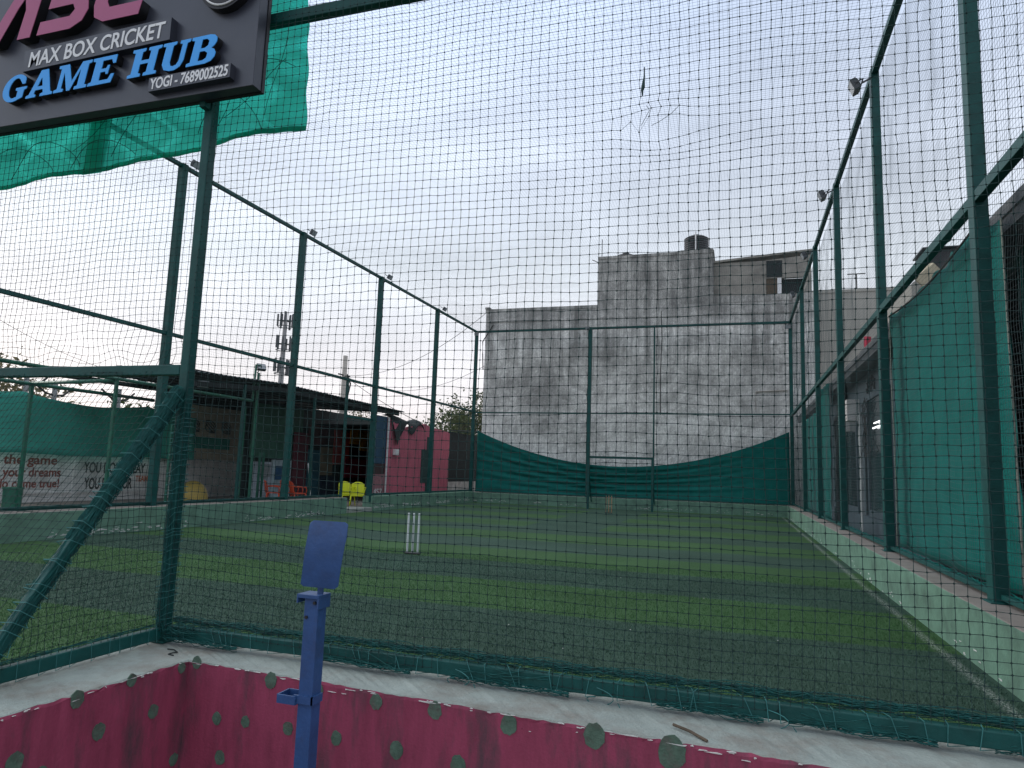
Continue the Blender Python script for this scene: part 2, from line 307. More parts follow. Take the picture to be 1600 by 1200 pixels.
# ground: one sheet to the horizon
g = MB(); g.box(-600, 600, -300, 900, -.9, -.42); tag(obj('ground', g, M_ground), kind='structure')
g = MB(); g.box(-60, L-.17, -12, 60, -.40, GZ); g.box(R+.2, 12, 1, 33.5, -.40, .2); tag(obj('yard', g, M_ground), kind='structure')
g = MB(); g.box(L+.13, R-.2, 3.3, YF-.1, -.40, 0); g.box(L+.13, -3.3, -4, 3.3, -.40, 0); tag(obj('turf', g, M_turf), kind='structure')
# near turf: short standing blades
def blades():
    n = 260000; y = 3.42 + RS.rand(n)**1.5*9; x = -11.5 + RS.rand(n)*13.45
    keep = (x > -2.4 - 1.5*y) & (x < R-.25); x = x[keep]; y = y[keep]; n = len(x)
    a = RS.rand(n)*6.28; h = .012 + RS.rand(n)*.014; wd = .0028 + RS.rand(n)*.002; la = RS.rand(n)*6.28; ll = RS.rand(n)*.014
    P = np.zeros((n, 3, 3)); P[:,0] = np.c_[x-np.cos(a)*wd, y-np.sin(a)*wd, x*0]; P[:,1] = np.c_[x+np.cos(a)*wd, y+np.sin(a)*wd, x*0]; P[:,2] = np.c_[x+np.cos(la)*ll, y+np.sin(la)*ll, h]
    return P.reshape(-1, 3), np.arange(n*3).reshape(-1, 3)
tag(obj('grass', blades(), M_blade), 'short blades of the striped artificial turf close to the net', 'grass', kind='stuff')

# ---------------------------------------------------------------- low walls and kerbs
def wall_strip(outer, inner, ztop, zbot, name, mats, label, cat, jit=.006, seg=.06, group=None, dots=(), peel=None, peel_n=60, peel_low=0, faces=('outer',)):
    """low wall whose outer face (material 0) meets a top (material 1) along a ragged edge"""
    mb = MB(); P = []; Q = []
    for (a, b), (c, d) in zip(zip(outer, outer[1:]), zip(inner, inner[1:])):
        a, b, c, d = map(Vector, (a, b, c, d)); k = max(2, int((b-a).length/seg))
        for i in range(k + (1 if b == Vector(outer[-1]) else 0)): t = i/k; P.append(a.lerp(b, t)); Q.append(c.lerp(d, t))
    rows = []
    ph = random.random()*9
    for i, (p, q) in enumerate(zip(P, Q)):
        n = (q-p).normalized(); wv = math.sin(i*.11+ph)*.4 + math.sin(i*.37+ph*2)*.3
        j = wv*jit + random.uniform(-jit, jit)*.6
        rows.append([(*p, zbot), (*p, zbot*.5+ztop*.5), (*(p+n*max(0, j)*.5), ztop-.02+j*.5), (*(p+n*(j+.004)), ztop-.006+j*.4), (*(p+n*(j+.012)), ztop-.001), (*p.lerp(q, .3), ztop+random.uniform(-1,1)*jit*.35), (*p.lerp(q, .7), ztop+random.uniform(-1,1)*jit*.2), (*q, ztop), (*q, zbot)])
    b = len(rows[0]); base = 0; mb.v = [v for r in rows for v in r]
    for i in range(len(rows)-1):
        for j in range(b-1):
            mb.f.append((i*b+j, i*b+j+1, (i+1)*b+j+1, (i+1)*b+j)); mb.mi.append(0 if j < 3 else (1 if j < 7 else 0))
    mb.f.append(tuple(range(b))); mb.mi.append(0); mb.f.append(tuple((len(rows)-1)*b+j for j in range(b))[::-1]); mb.mi.append(0)
    # flakes and dots sit 2 mm proud of the face
    def patch(c, u, v, n, rx, rz, m, k=14, rag=.12):
        pts = []
        for t in range(k):
            a = 2*math.pi*t/k; s = 1+random.uniform(-rag, rag); pts.append(c + u*math.cos(a)*rx*s + v*math.sin(a)*rz*s - n*.002)
        mb.add(pts + [p + n*.006 for p in pts], [tuple(range(k))[::-1]] + [(i, (i+1)%k, k+(i+1)%k, k+i) for i in range(k)], m)
    for (cx, cy, cz, rr, sgm) in dots:
        a = Vector(outer[sgm]); bb = Vector(outer[sgm+1]); u = (bb-a).normalized(); nn = Vector((u.y, -u.x)); 
        if nn.dot(Vector(inner[sgm])-a) > 0: nn = -nn
        d0 = Vector((cx, cy))-a; c2 = a + u*d0.dot(u)
        patch(Vector((c2.x, c2.y, cz)) + Vector((nn.x, nn.y, 0))*.001, Vector((u.x, u.y, 0)), Vector((0,0,1)), Vector((-nn.x, -nn.y, 0)), rr, rr*1.15, 2, 18, .09)
    if peel:
        for i in range(peel_n):
            sgm = random.randrange(len(outer)-1) if not isinstance(peel, (list,)) else random.choice(peel)
            a = Vector(outer[sgm]); bb = Vector(outer[sgm+1]); u = (bb-a).normalized(); nn = Vector((u.y, -u.x))
            if nn.dot(Vector(inner[sgm])-a) > 0: nn = -nn
            t = random.random(); c2 = a.lerp(bb, t)
            z = ztop - .006 - abs(random.gauss(0, .005))*(1 if random.random() < .85 else 6) if not peel_low else zbot+peel_low + abs(random.gauss(0, .06))
            if peel_low and math.sin(t*23)+math.sin(t*57) < -.2: continue
            sx = random.uniform(.003, .016)*(3 if peel_low else 1)*(2.2 if random.random() < .2 else 1)
            patch(Vector((c2.x, c2.y, z)) + Vector((nn.x, nn.y, 0))*.002, Vector((u.x, u.y, 0)), Vector((0,0,1)), Vector((-nn.x, -nn.y, 0)), sx, random.uniform(.0009, .0026)*(5 if peel_low else 1), 3, 9, .75)
    return tag(obj(name, mb, mats), label, cat, group)
# dots of the front wall, measured on its two faces
fx = lambda px, py: at(px, py, 1, 3.09-.02)
DOT = []
for px, py, r in ((425,1063,11),(492,1125,0),(340,1122,9),(385,1127,8),(452,1137,9),(528,1152,9),(590,1095,10),(622,1170,11),(682,1108,11),(718,1193,11),(797,1130,12),(717,1192,0),(930,1148,14),(1050,1175,18),(345,1183,10),(308,1035,9),(500,1078,8),(860,1215,12),(980,1225,13),(420,1225,10),(560,1235,11)):
    if not r: continue
    yy = 3.12 - (px-295)/1015*.16; p = at(px, py, 1, yy); DOT.append((p.x, p.y, p.z, r/FPX*3.45, 1))
for px, py, r in ((275,1042,8),(118,1092,11),(232,1110,10),(150,1142,11),(23,1192,12),(200,1062,9),(262,1185,9),(60,1215,13)):
    p = at(px, py, 0, -2.80); DOT.append((p.x, p.y, p.z, r/FPX*3.3, 0))
wall_strip([(-2.98, -1.5), (-2.76, 3.12), (R+.35, 2.84)], [(-3.44, -1.5), (-3.44, 3.47), (R+.35, 3.47)], HK, -.43, 'low_wall', [M_pink, M_conc, M_dot, M_white], 'dark pink low wall with green painted dots and pale concrete top', 'wall', jit=.012, dots=DOT, peel=True, peel_n=170, seg=.035)
wall_strip([(R-.27, 3.48), (R-.27, YF-.32)], [(R+.19, 3.48), (R+.19, YF-.32)], HK, -.02, 'kerb_wall', [M_kerb, M_kerbtop, M_dot, M_white], 'long green kerb wall under the right hand fence beside the turf', 'wall', jit=.006, seg=.15, peel=True, peel_n=130, peel_low=.04)
wall_strip([(L-.16, YF-.3), (R+.19, YF-.3)], [(L-.16, YF+.16), (R+.19, YF+.16)], HK-.04, -.02, 'kerb_wall', [M_kerb, M_kerb, M_dot, M_white], 'green kerb wall across the far end under the sagging cloth', 'wall', seg=.3, peel=True, peel_n=120, peel_low=.1)
wall_strip([(L+.29, -3), (L+.29, 20.45)], [(L-.16, -3), (L-.16, 20.45)], HK, -.02, 'kerb_wall', [M_kerb, M_kerbtop, M_dot, M_white], 'green kerb wall on the left side before the gateway', 'wall', seg=.2, peel=True, peel_n=420, peel_low=.05)
wall_strip([(L+.29, 22.25), (L+.29, YF-.32)], [(L-.16, 22.25), (L-.16, YF-.32)], HK, -.02, 'kerb_wall', [M_kerb, M_kerb, M_dot, M_white], 'green kerb wall on the left side in front of the pink hut', 'wall', seg=.2, peel=True, peel_n=420, peel_low=.12)
m = MB(); m.box(L-.5, L+.25, 20.46, 22.24, -.02, .13); tag(obj('doorstep', m, M_conc, bevel=.02), 'concrete doorstep in the gap of the left kerb wall', 'step')

# ---------------------------------------------------------------- steel fences
P_ = .16
def post(x, y, z0, z1, s, par, name='post', m=None, s2=None):
    mb = MB(); s2 = s2 or s; mb.box(x-s/2, x+s/2, y-s2/2, y+s2/2, z0, z1); mb.box(x-s*.75, x+s*.75, y-s2*.75, y+s2*.75, z0-.0, z0+.012)
    return obj(name, mb, m or M_post, par, bevel=.006)
def rail(p, q, a, b, par, name='rail', m=None):
    mb = MB(); mb.bar(p, q, a, b); return obj(name, mb, m or M_post, par, bevel=.005)
f = thing('steel_fence', (R, 18, HK), 'tall dark green steel post fence along the right kerb', 'fence')
for y in YR[:-1]: post(R, y, HK, HT, .13, f, s2=.17)
rail((R, Y0, HT-.05), (R, YF, HT-.05), .10, .10, f, 'top_rail'); rail((R-.012, Y0, HM), (R-.012, YF, HM), .09, .11, f, 'middle_rail'); rail((R+.02, Y0+.1, HK+.06), (R+.02, YF, HK+.06), .05, .05, f, 'base_rail')
f = thing('steel_fence', (L, 18, HK), 'tall dark green steel post fence along the left kerb', 'fence')
for y in YL[:-1]:
    post(L, y, HK if abs(y-22.386) > .1 else .14, HT, .16, f, s2=.17)
rail((L, -2, HT-.05), (L, YF, HT-.05), .09, .09, f, 'top_rail'); rail((L+.01, -2, 4.46), (L+.01, YF, 4.46), .09, .08, f, 'middle_rail')
rail((L+.02, -2, HK+.05), (L+.02, 20.45, HK+.05), .06, .07, f, 'base_rail'); rail((L+.02, 22.3, HK+.05), (L+.02, YF, HK+.05), .06, .07, f, 'base_rail')
post(L, 20.5, .14, 4.42, .08, f, 'gate_post'); rail((L, 20.5, 3.22), (L, 22.4, 3.22), .07, .07, f, 'lintel'); rail((L+.13, 22.25, .3), (L+.13, 22.25, 4.4), .07, .07, f, 'gate_post')
xm = at(921, 600, 1, YF).x; xt = at(1022, 600, 1, YF).x
f = thing('steel_fence', (-5, YF, HK), 'tall green steel post fence across the far end', 'fence')
post(L, YF, HK-.04, HT, .15, f); post(R, YF, HK-.04, HT, .15, f); post(xm, YF, HK-.04, HT, .17, f); post(xt, YF, HK-.04, HT, .07, f, 'thin_post')
rail((L, YF, HT-.05), (R, YF, HT-.05), .10, .10, f, 'top_rail'); rail((L, YF+.01, 4.42), (R, YF+.01, 4.42), .05, .06, f, 'middle_rail'); rail((L, YF, HK+.02), (R, YF, HK+.02), .05, .05, f, 'base_rail')
f = thing('steel_fence', (X0, Y0, HK), 'green steel frame at the front with corner post, brace and crossbar', 'fence')
post(X0, Y0, HK, HT, .062, f, 'corner_post'); post(R, Y0, HK, HT, .1, f)
rail((X0+.04, Y0, HK+.065), (R, Y0-.03, HK+.065), .05, .066, f, 'base_rail'); rail((X0, Y0-.04, HK+.055), (X0, 1.2, HK+.055), .05, .066, f, 'base_rail')
rail((-9, Y0+.035, 4.33), (R, Y0+.035, 4.33), .06, .07, f, 'middle_rail'); rail((-9, Y0, HT-.05), (R, Y0, HT-.05), .09, .09, f, 'top_rail')
rail((X0-.035, Y0, 2.10), (-8.6, Y0, 2.10), .06, .062, f, 'crossbar')
BR0, BR1 = Vector((X0, Y0-.05, 1.98)), Vector((X0-.04, 2.36, HK+.10))
rail(BR0, BR1, .048, .052, f, 'brace'); rail((X0-.05, 2.38, HK+.07), (-8.6, 2.38, HK+.07), .05, .06, f, 'base_rail')
post(-8.65, Y0, 0, HT, .062, f)

# ---------------------------------------------------------------- nets
def smooth_noise(shape, cell, amp, rs):
    a, b = shape; ga, gb = a//cell+3, b//cell+3; G = rs.randn(ga, gb)
    ii = np.arange(a)/cell; jj = np.arange(b)/cell; i0 = ii.astype(int); j0 = jj.astype(int); fi = (ii-i0); fj = (jj-j0)
    fi = (fi*fi*(3-2*fi))[:,None]; fj = (fj*fj*(3-2*fj))[None,:]
    return amp*(G[np.ix_(i0,j0)]*(1-fi)*(1-fj)+G[np.ix_(i0+1,j0)]*fi*(1-fj)+G[np.ix_(i0,j0+1)]*(1-fi)*fj+G[np.ix_(i0+1,j0+1)]*fi*fj)
def net_mesh(o, u, v, nu, nv, r, wave=.0, jit=0., keep=None, knots=0, mod=None, cell=14, sag=0):
    o, u, v = [np.array(t, float) for t in (o, u, v)]; U = np.arange(nu+1); V = np.arange(nv+1)
    P = o[None,None]+U[:,None,None]*u+V[None,:,None]*v; sh = P.shape[:2]; un = u/np.linalg.norm(u); vn = v/np.linalg.norm(v); nn = np.cross(un, vn)
    for d, k in ((un, .6), (vn, 1.), (nn, 1.6)):
        for c, q in ((cell, 1), (cell//3+1, .35)): P += (smooth_noise(sh, c, wave*k*q, RS))[...,None]*d
    P += RS.randn(*P.shape)*jit
    if sag: P[...,2] -= sag*np.sin(np.pi*np.linspace(0,1,sh[0]))[:,None]*np.sin(np.pi*np.linspace(0,1,sh[1]))[None,:]
    if mod: P = mod(P)
    K = keep(P) if keep else np.ones(sh, bool)
    Vs = []; Fs = []; base = 0
    for axis, (d1, d2) in ((0, (vn, nn)), (1, (un, nn))):
        ring = np.stack([P + r*(math.cos(a)*d1 + math.sin(a)*d2) for a in (.5, 2.6, 4.7)], 2)     # sh x3x3
        idx = base + np.arange(sh[0]*sh[1]*3).reshape(sh[0], sh[1], 3)
        A, B = (idx[:-1], idx[1:]) if axis == 0 else (idx[:,:-1], idx[:,1:]); kk = (K[:-1]&K[1:]) if axis == 0 else (K[:,:-1]&K[:,1:])
        A = A[kk]; B = B[kk]
        for j in range(3): Fs.append(np.stack([A[:,j], A[:,(j+1)%3], B[:,(j+1)%3], B[:,j]], 1))
        Vs.append(ring.reshape(-1, 3)); base += sh[0]*sh[1]*3
    if knots:
        C = P[K]; n = len(C); ds = [un, vn, nn, -un, -vn, -nn]; Vk = np.stack([C+knots*(1.0 if i%3 != 2 else .8)*d for i, d in enumerate(ds)], 1)
        I = base+np.arange(n*6).reshape(n, 6)
        for a, b, c, d in ((0,1,2,2),(1,3,2,2),(3,4,2,2),(4,0,2,2),(1,0,5,5),(3,1,5,5),(4,3,5,5),(0,4,5,5)): pass
        # two crossed lozenges and a rim: quads only
        for a, b, c, d in ((0,1,3,4),(0,2,3,5),(1,2,4,5)): Fs.append(np.stack([I[:,a], I[:,b], I[:,c], I[:,d]], 1))
        Vs.append(Vk.reshape(-1, 3))
    F = np.concatenate(Fs); V_ = np.concatenate(Vs)
    used = np.zeros(len(V_), bool); used[F.ravel()] = True; mp_ = np.cumsum(used)-1
    return V_[used], mp_[F]
g_ = .0475
tear = at(1030, 185, 1, Y0)
def front_mod(P):
    # the net is slack: it hangs in a shallow swag and is pulled out of line round a mended tear
    x, z = P[...,0].copy(), P[...,2].copy()
    P[...,2] -= .05*np.sin((x-X0)/(R-X0)*np.pi)*(z > HK)
    d2 = ((x-tear.x)**2/.03+(z-tear.z)**2/.012); P[...,2] += .045*np.exp(-d2)*np.sign(z-tear.z+1e-6); P[...,0] += .02*np.exp(-d2)*np.sin(z*60)
    d3 = ((x-tear.x-.1)**2/.09+(z-tear.z+.1)**2/.004); P[...,2] -= .022*np.exp(-d3)
    return P
def up_keep(P): return (P[...,0] > X0+.02) & (P[...,2] < 5.35) & (P[...,2] > HK+.05)
nm = net_mesh((X0, Y0-.045, HK+.06), (g_, 0, 0), (0, 0, g_*.99), int((R-X0)/g_), int(4.9/g_), .00145, .008, .0012, up_keep, .0057, front_mod)
tag(obj('sports_net', nm, M_cord), 'dark square mesh net stretched across the front above the pink wall', 'net')
def ul_keep(P):
    return (P[...,2] > 2.1) | (RS.rand(*P.shape[:2]) < -.1)
def left_mod(P):
    z = P[...,2].copy(); x = P[...,0].copy(); k = np.clip((2.5-z)/.4, 0, 1); P[...,0] += k*.04*np.sin(x*9+z*14) ; P[...,2] += k*.03*np.sin(x*13)*np.sin(z*15); return P
nm = net_mesh((X0-g_, Y0+.02, 2.13), (-g_, 0, 0), (0, 0, g_*.99), int(5.4/g_), int(3.2/g_), .0015, .004, .0013, None, .0048, left_mod)
tag(obj('sports_net', nm, M_cord), 'dark mesh net hanging left of the corner post behind the signboard', 'net')
dv = (BR1-Vector((X0, Y0, 2.08))); ln_ = dv.length; dv.normalize()
nm = net_mesh((X0-.06, Y0-.03, 2.08), (-g_, 0, 0), tuple(dv*g_), int(5.2/g_), int(ln_/g_), .0015, .011, .002, None, .0046, None, 10, .03)
tag(obj('sports_net', nm, M_cord), 'slanted net panel sloping down behind the lashed brace', 'net')
def tri_keep(P):
    y, z = P[...,1], P[...,2]; return (z < BR1.z + (y-BR1.y)*(BR0.z-BR1.z)/(BR0.y-BR1.y)-.01) & (y < Y0-.02)
nm = net_mesh((X0, 2.36, HK+.08), (0, g_*.85, 0), (0, 0, g_*.85), int(1.0/g_/.85), int(1.6/g_/.85), .0015, .008, .002, tri_keep, .0046, None, 8)
tag(obj('sports_net', nm, M_cord), 'small triangular net panel between the brace and the corner post', 'net')
def side_net(x, y0, y1, z0, z1, g, r, label, mt, keep=None, wave=.012):
    tag(obj('sports_net', net_mesh((x, y0, z0), (0, g, 0), (0, 0, g), int((y1-y0)/g), int((z1-z0)/g), r, wave, .0, keep), mt), label, 'net')
side_net(R+.10, 5.5, YF, HK+.08, HT-.08, .06, .00135, 'fine grey net on the right hand fence', M_netfine)
side_net(L-.10, 6.2, YF, HK+.08, HT-.08, .065, .0014, 'fine grey net on the left hand fence', M_netfar, lambda P: ~((P[...,1] > 20.5) & (P[...,1] < 22.4) & (P[...,2] < 3.2)))
tag(obj('sports_net', net_mesh((L, YF+.1, HK+.08), (.07, 0, 0), (0, 0, .07), int((R-L)/.07), int((HT-HK)/.07), .0015, .012), M_netfar), 'grey net on the far end fence before the stained building', 'net')
tag(obj('sports_net', net_mesh((L, 8.0, HT-.02), (.07, 0, 0), (0, .07, 0), int((R-L)/.07), int((YF-8)/.07), .0017, .01, 0, None, 0, None, 20, .18), M_netfine), 'grey roof net spanning overhead between the two side fences', 'net')

# bunched net and lashing cords
def bunch(mb, a, b, n, spread, r, wob=3.0, step=.05, seed=1, drop=0):
    rs = np.random.RandomState(seed); a = np.array(a, float); b = np.array(b, float); d = b-a; ln = np.linalg.norm(d); d /= ln
    up = np.array([0,0,1.]) if abs(d[2]) < .9 else np.array([1.,0,0]); x = np.cross(d, up); x /= np.linalg.norm(x); y = np.cross(x, d)
    k = max(4, int(ln/step))
    for s in range(n):
        ph = rs.rand(6)*6.28; am = rs.rand(6); c0 = rs.randn(2)*spread*.5; pts = []
        for i in range(k+1):
            t = i/k*ln; u = c0[0] + spread*(am[0]*math.sin(t*wob*3+ph[0])+.6*am[1]*math.sin(t*wob*9+ph[1]))*.6 + rs.randn()*spread*.12
            v = c0[1] + spread*(am[2]*math.sin(t*wob*3.7+ph[2])+.6*am[3]*math.sin(t*wob*11+ph[3]))*.6 + rs.randn()*spread*.12
            if drop: v -= max(0, math.sin(t*2.1+ph[4]*.2))*drop*am[4]
            pts.append(a+d*t+x*u+y*v)
        mb.tube(pts, r, 4, caps=False)
def wrap(mb, a, b, n, r0, r1, r, seed=1, step=.03, turns=1.5):
    """strands of gathered net wound round a bar"""
    rs = np.random.RandomState(seed); a = Vector(a); b = Vector(b); d = b-a; ln = d.length; d.normalize(); up = Vector((0,0,1)) if abs(d.z) < .9 else Vector((0,1,0)); x = d.cross(up).normalized(); y = x.cross(d); k = max(5, int(ln/step))
    for s in range(n):
        t0 = rs.rand()*.25*ln; th0 = rs.rand()*6.28; tw = (rs.rand()-.5)*2*turns; ph = rs.rand(3)*6.28; pts = []
        for i in range(k+1):
            t = i/k*ln; th = th0+tw*t*3+.5*math.sin(t*9+ph[0]); rr = r0+(r1-r0)*(.5+.5*math.sin(t*13+ph[1]))*rs.rand()+rs.randn()*.0015
            pts.append(a + d*t + x*math.cos(th)*rr + y*math.sin(th)*rr)
        mb.tube(pts, r, 4, caps=False)
def lash(mb, a, b, every, w, h, r, seed=2, slant=.6):
    """one cord wound round and round a bar"""
    rs = np.random.RandomState(seed); a = Vector(a); b = Vector(b); d = b-a; ln = d.length; d.normalize()
    up = Vector((0,0,1)) if abs(d.z) < .9 else Vector((0,1,0)); x = d.cross(up).normalized(); y = x.cross(d); t = every*rs.rand(); pts = []
    while t < ln-.02:
        sl = (rs.rand()-.3)*slant*every; c = a + d*t; W = w/2+.004; H = h/2+.004; step = every*(.5+1.0*rs.rand())
        for sx, sy, k in ((-1,-1,0),(-1,1,.3),(1,1,.55),(1,-1,.85)): pts.append(c + x*sx*(W+rs.rand()*.002) + y*sy*(H+rs.rand()*.002) + d*sl*k)
        q = c + x*W*.2*rs.randn() - y*(H+.002) + d*(sl+.3*(step-sl)); pts.append(q); t += step
    mb.tube(pts, r, 5, caps=False)
FR0, FR1 = Vector((X0+.04, Y0, HK+.065)), Vector((R, Y0-.03, HK+.065))
mb = MB()
bunch(mb, (X0+.03, Y0+.045, HK+.115), (R, Y0+.02, HK+.12), 34, .020, .0018, 4, .03, 3)
for a_, b_, s in ((X0+.02, X0+.55, 5), (X0+1.05, X0+1.6, 6), (-1.35, -.75, 7), (-.35, .1, 8), (.2, .75, 9), (.95, 1.5, 10)):
    bunch(mb, (a_, Y0-.035, HK+.035), (b_, Y0-.05, HK+.03), 14, .014, .0018, 6, .022, s)
    wrap(mb, (a_+.05, Y0-.005, HK+.065), (b_-.1, Y0-.01, HK+.065), 11, .038, .055, .0016, s+40)
bunch(mb, (X0+.0, Y0-.02, HK+.05), (X0+.25, Y0-.04, HK+.09), 26, .03, .0014, 6, .02, 31)
bunch(mb, (X0, Y0-.05, HK+.105), (X0, 2.3, HK+.105), 10, .008, .0014, 4, .03, 12)
bunch(mb, (X0, Y0-.03, HK+.01), (X0-.0, Y0-.02, HK+.22), 22, .03, .0014, 6, .02, 13)
tag(obj('bunched_net', mb, M_bunch), 'tangled hem of netting bunched along the front base rail', 'net')
mb = MB(); lash(mb, FR0, FR1, .10, .056, .072, .0019, 4, 2.0); lash(mb, (X0, Y0-.06, HK+.06), (X0, 1.3, HK+.06), .085, .056, .08, .0015, 5)
for cx in (-1.32, -.62, .12, 1.1):
    for k in range(2):
        pts = [Vector((cx+k*.03+.08*math.sin(t*2.2+k), Y0-.045-.02*math.sin(t*3), HK+.03+.04*math.cos(t*1.7+k*2)-.015*t)) for t in np.linspace(0, 2.2, 12)]
        mb.tube(pts, .0022, 5)
tag(obj('lashing_cord', mb, M_cordl), 'pale teal cord lashed in loops round the front base rail', 'cord')
mb = MB(); wrap(mb, BR0, BR0.lerp(BR1, .62), 70, .029, .042, .0017, 14); wrap(mb, BR0.lerp(BR1, .5), BR1, 22, .027, .042, .0017, 19, turns=.3); bunch(mb, BR0+Vector((0,.03,-.05)), BR1+Vector((0,.03,-.02)), 26, .018, .0017, 6, .02, 77); bunch(mb, (X0, Y0-.01, 1.95), BR0.lerp(BR1, .3), 18, .035, .0016, 5, .03, 15)
wrap(mb, (X0, Y0, 1.9), (X0, Y0, HK+.03), 26, .036, .046, .0015, 18, turns=.8)
bunch(mb, (X0, Y0-.04, 1.95), (X0+.0, Y0-.045, .62), 12, .016, .0014, 4, .03, 16)
tag(obj('bunched_net', mb, M_bunch), 'thick roll of netting wound along the slanting brace', 'net')
mb = MB(); lash(mb, BR0, BR1, .07, .072, .075, .0020, 6, 1.2); lash(mb, (X0, Y0, .62), (X0, Y0, 1.95), .035, .075, .075, .0017, 7, 1.6)
tag(obj('lashing_cord', mb, M_cordl), 'pale teal cord wound round the brace and lower corner post', 'cord')
mb = MB(); p = at(1007, 105, 1, Y0-.05); q = at(1004, 150, 1, Y0-.05); mid = p.lerp(q, .68)
mb.tube([p, p.lerp(mid, .5)+Vector((.002,0,0)), mid, mid.lerp(q,.4)+Vector((-.004,0,0)), q], [.003, .004, .010, .007, .003], 6)
t2 = at(1010, 165, 1, Y0-.05); mb.tube([t2, at(1015, 172, 1, Y0-.06), at(1008, 185, 1, Y0-.05), at(1002, 196, 1, Y0-.05)], .0014, 4); mb.tube([at(1018,196,1,Y0-.05), at(1030,190,1,Y0-.06), at(1048,178,1,Y0-.05), at(1060,166,1,Y0-.05)], .0014, 4)
tag(obj('knotted_cord', mb, M_cord), 'black knotted strip of cord dangling in the upper middle of the front net', 'cord')
# hem of the side net along the right kerb
mb = MB(); bunch(mb, (R+.07, 4.5, HK+.06), (R+.07, 19, HK+.06), 16, .03, .003, 3, .07, 21)
tag(obj('bunched_net', mb, M_curt), 'teal net hem bunched along the right kerb top', 'net')
mb = MB(); bunch(mb, (L+.06, 7, HK+.07), (L+.06, 20.4, HK+.07), 10, .022, .004, 2, .12, 22)
tag(obj('bunched_net', mb, M_post), 'dark net hem bunched along the left kerb top', 'net')

# ---------------------------------------------------------------- signboard
def curve_mesh(cu, name):
    o = bpy.data.objects.new('tmp', cu); COL.objects.link(o); dg = bpy.context.evaluated_depsgraph_get()
    me = bpy.data.meshes.new_from_object(o.evaluated_get(dg)); bpy.data.objects.remove(o); me.name = name; return me
def text_part(name, s, loc, height, width, mt, parent, rot=(rad(90),0,0), ext=.006, shear=0, bold=0, tilt=0):
    cu = bpy.data.curves.new(name, 'FONT'); cu.body = s; cu.size = 1; cu.extrude = 0; cu.shear = shear; cu.offset = bold
    me = curve_mesh(cu, name); co = np.zeros(len(me.vertices)*3); me.vertices.foreach_get('co', co); co = co.reshape(-1, 3)
    mn, mxx = co.min(0), co.max(0); cap = .69
    cu2 = bpy.data.curves.new(name, 'FONT'); cu2.body = s; cu2.size = 1; cu2.shear = shear; cu2.offset = bold; kx = width/(mxx[0]-mn[0]); ky = height/cap
    cu2.extrude = ext; me = curve_mesh(cu2, name); me.vertices.foreach_get('co', co2 := np.zeros(len(me.vertices)*3)); co2 = co2.reshape(-1, 3)
    co2[:,0] = (co2[:,0]-mn[0])*kx; co2[:,1] *= ky; co2[:,1] += co2[:,0]*tilt; me.vertices.foreach_set('co', co2.ravel()); me.materials.clear(); me.materials.append(mt)
    o = bpy.data.objects.new(name, me); COL.objects.link(o); o.parent = parent; o.location = Vector(loc)-wloc(parent) if parent else loc; o.rotation_euler = rot; return o
def arc(cx, cy, rx, ry, a0, a1, n): return [(cx+rx*math.cos(rad(a0+(a1-a0)*i/n)), cy+ry*math.sin(rad(a0+(a1-a0)*i/n))) for i in range(n+1)]
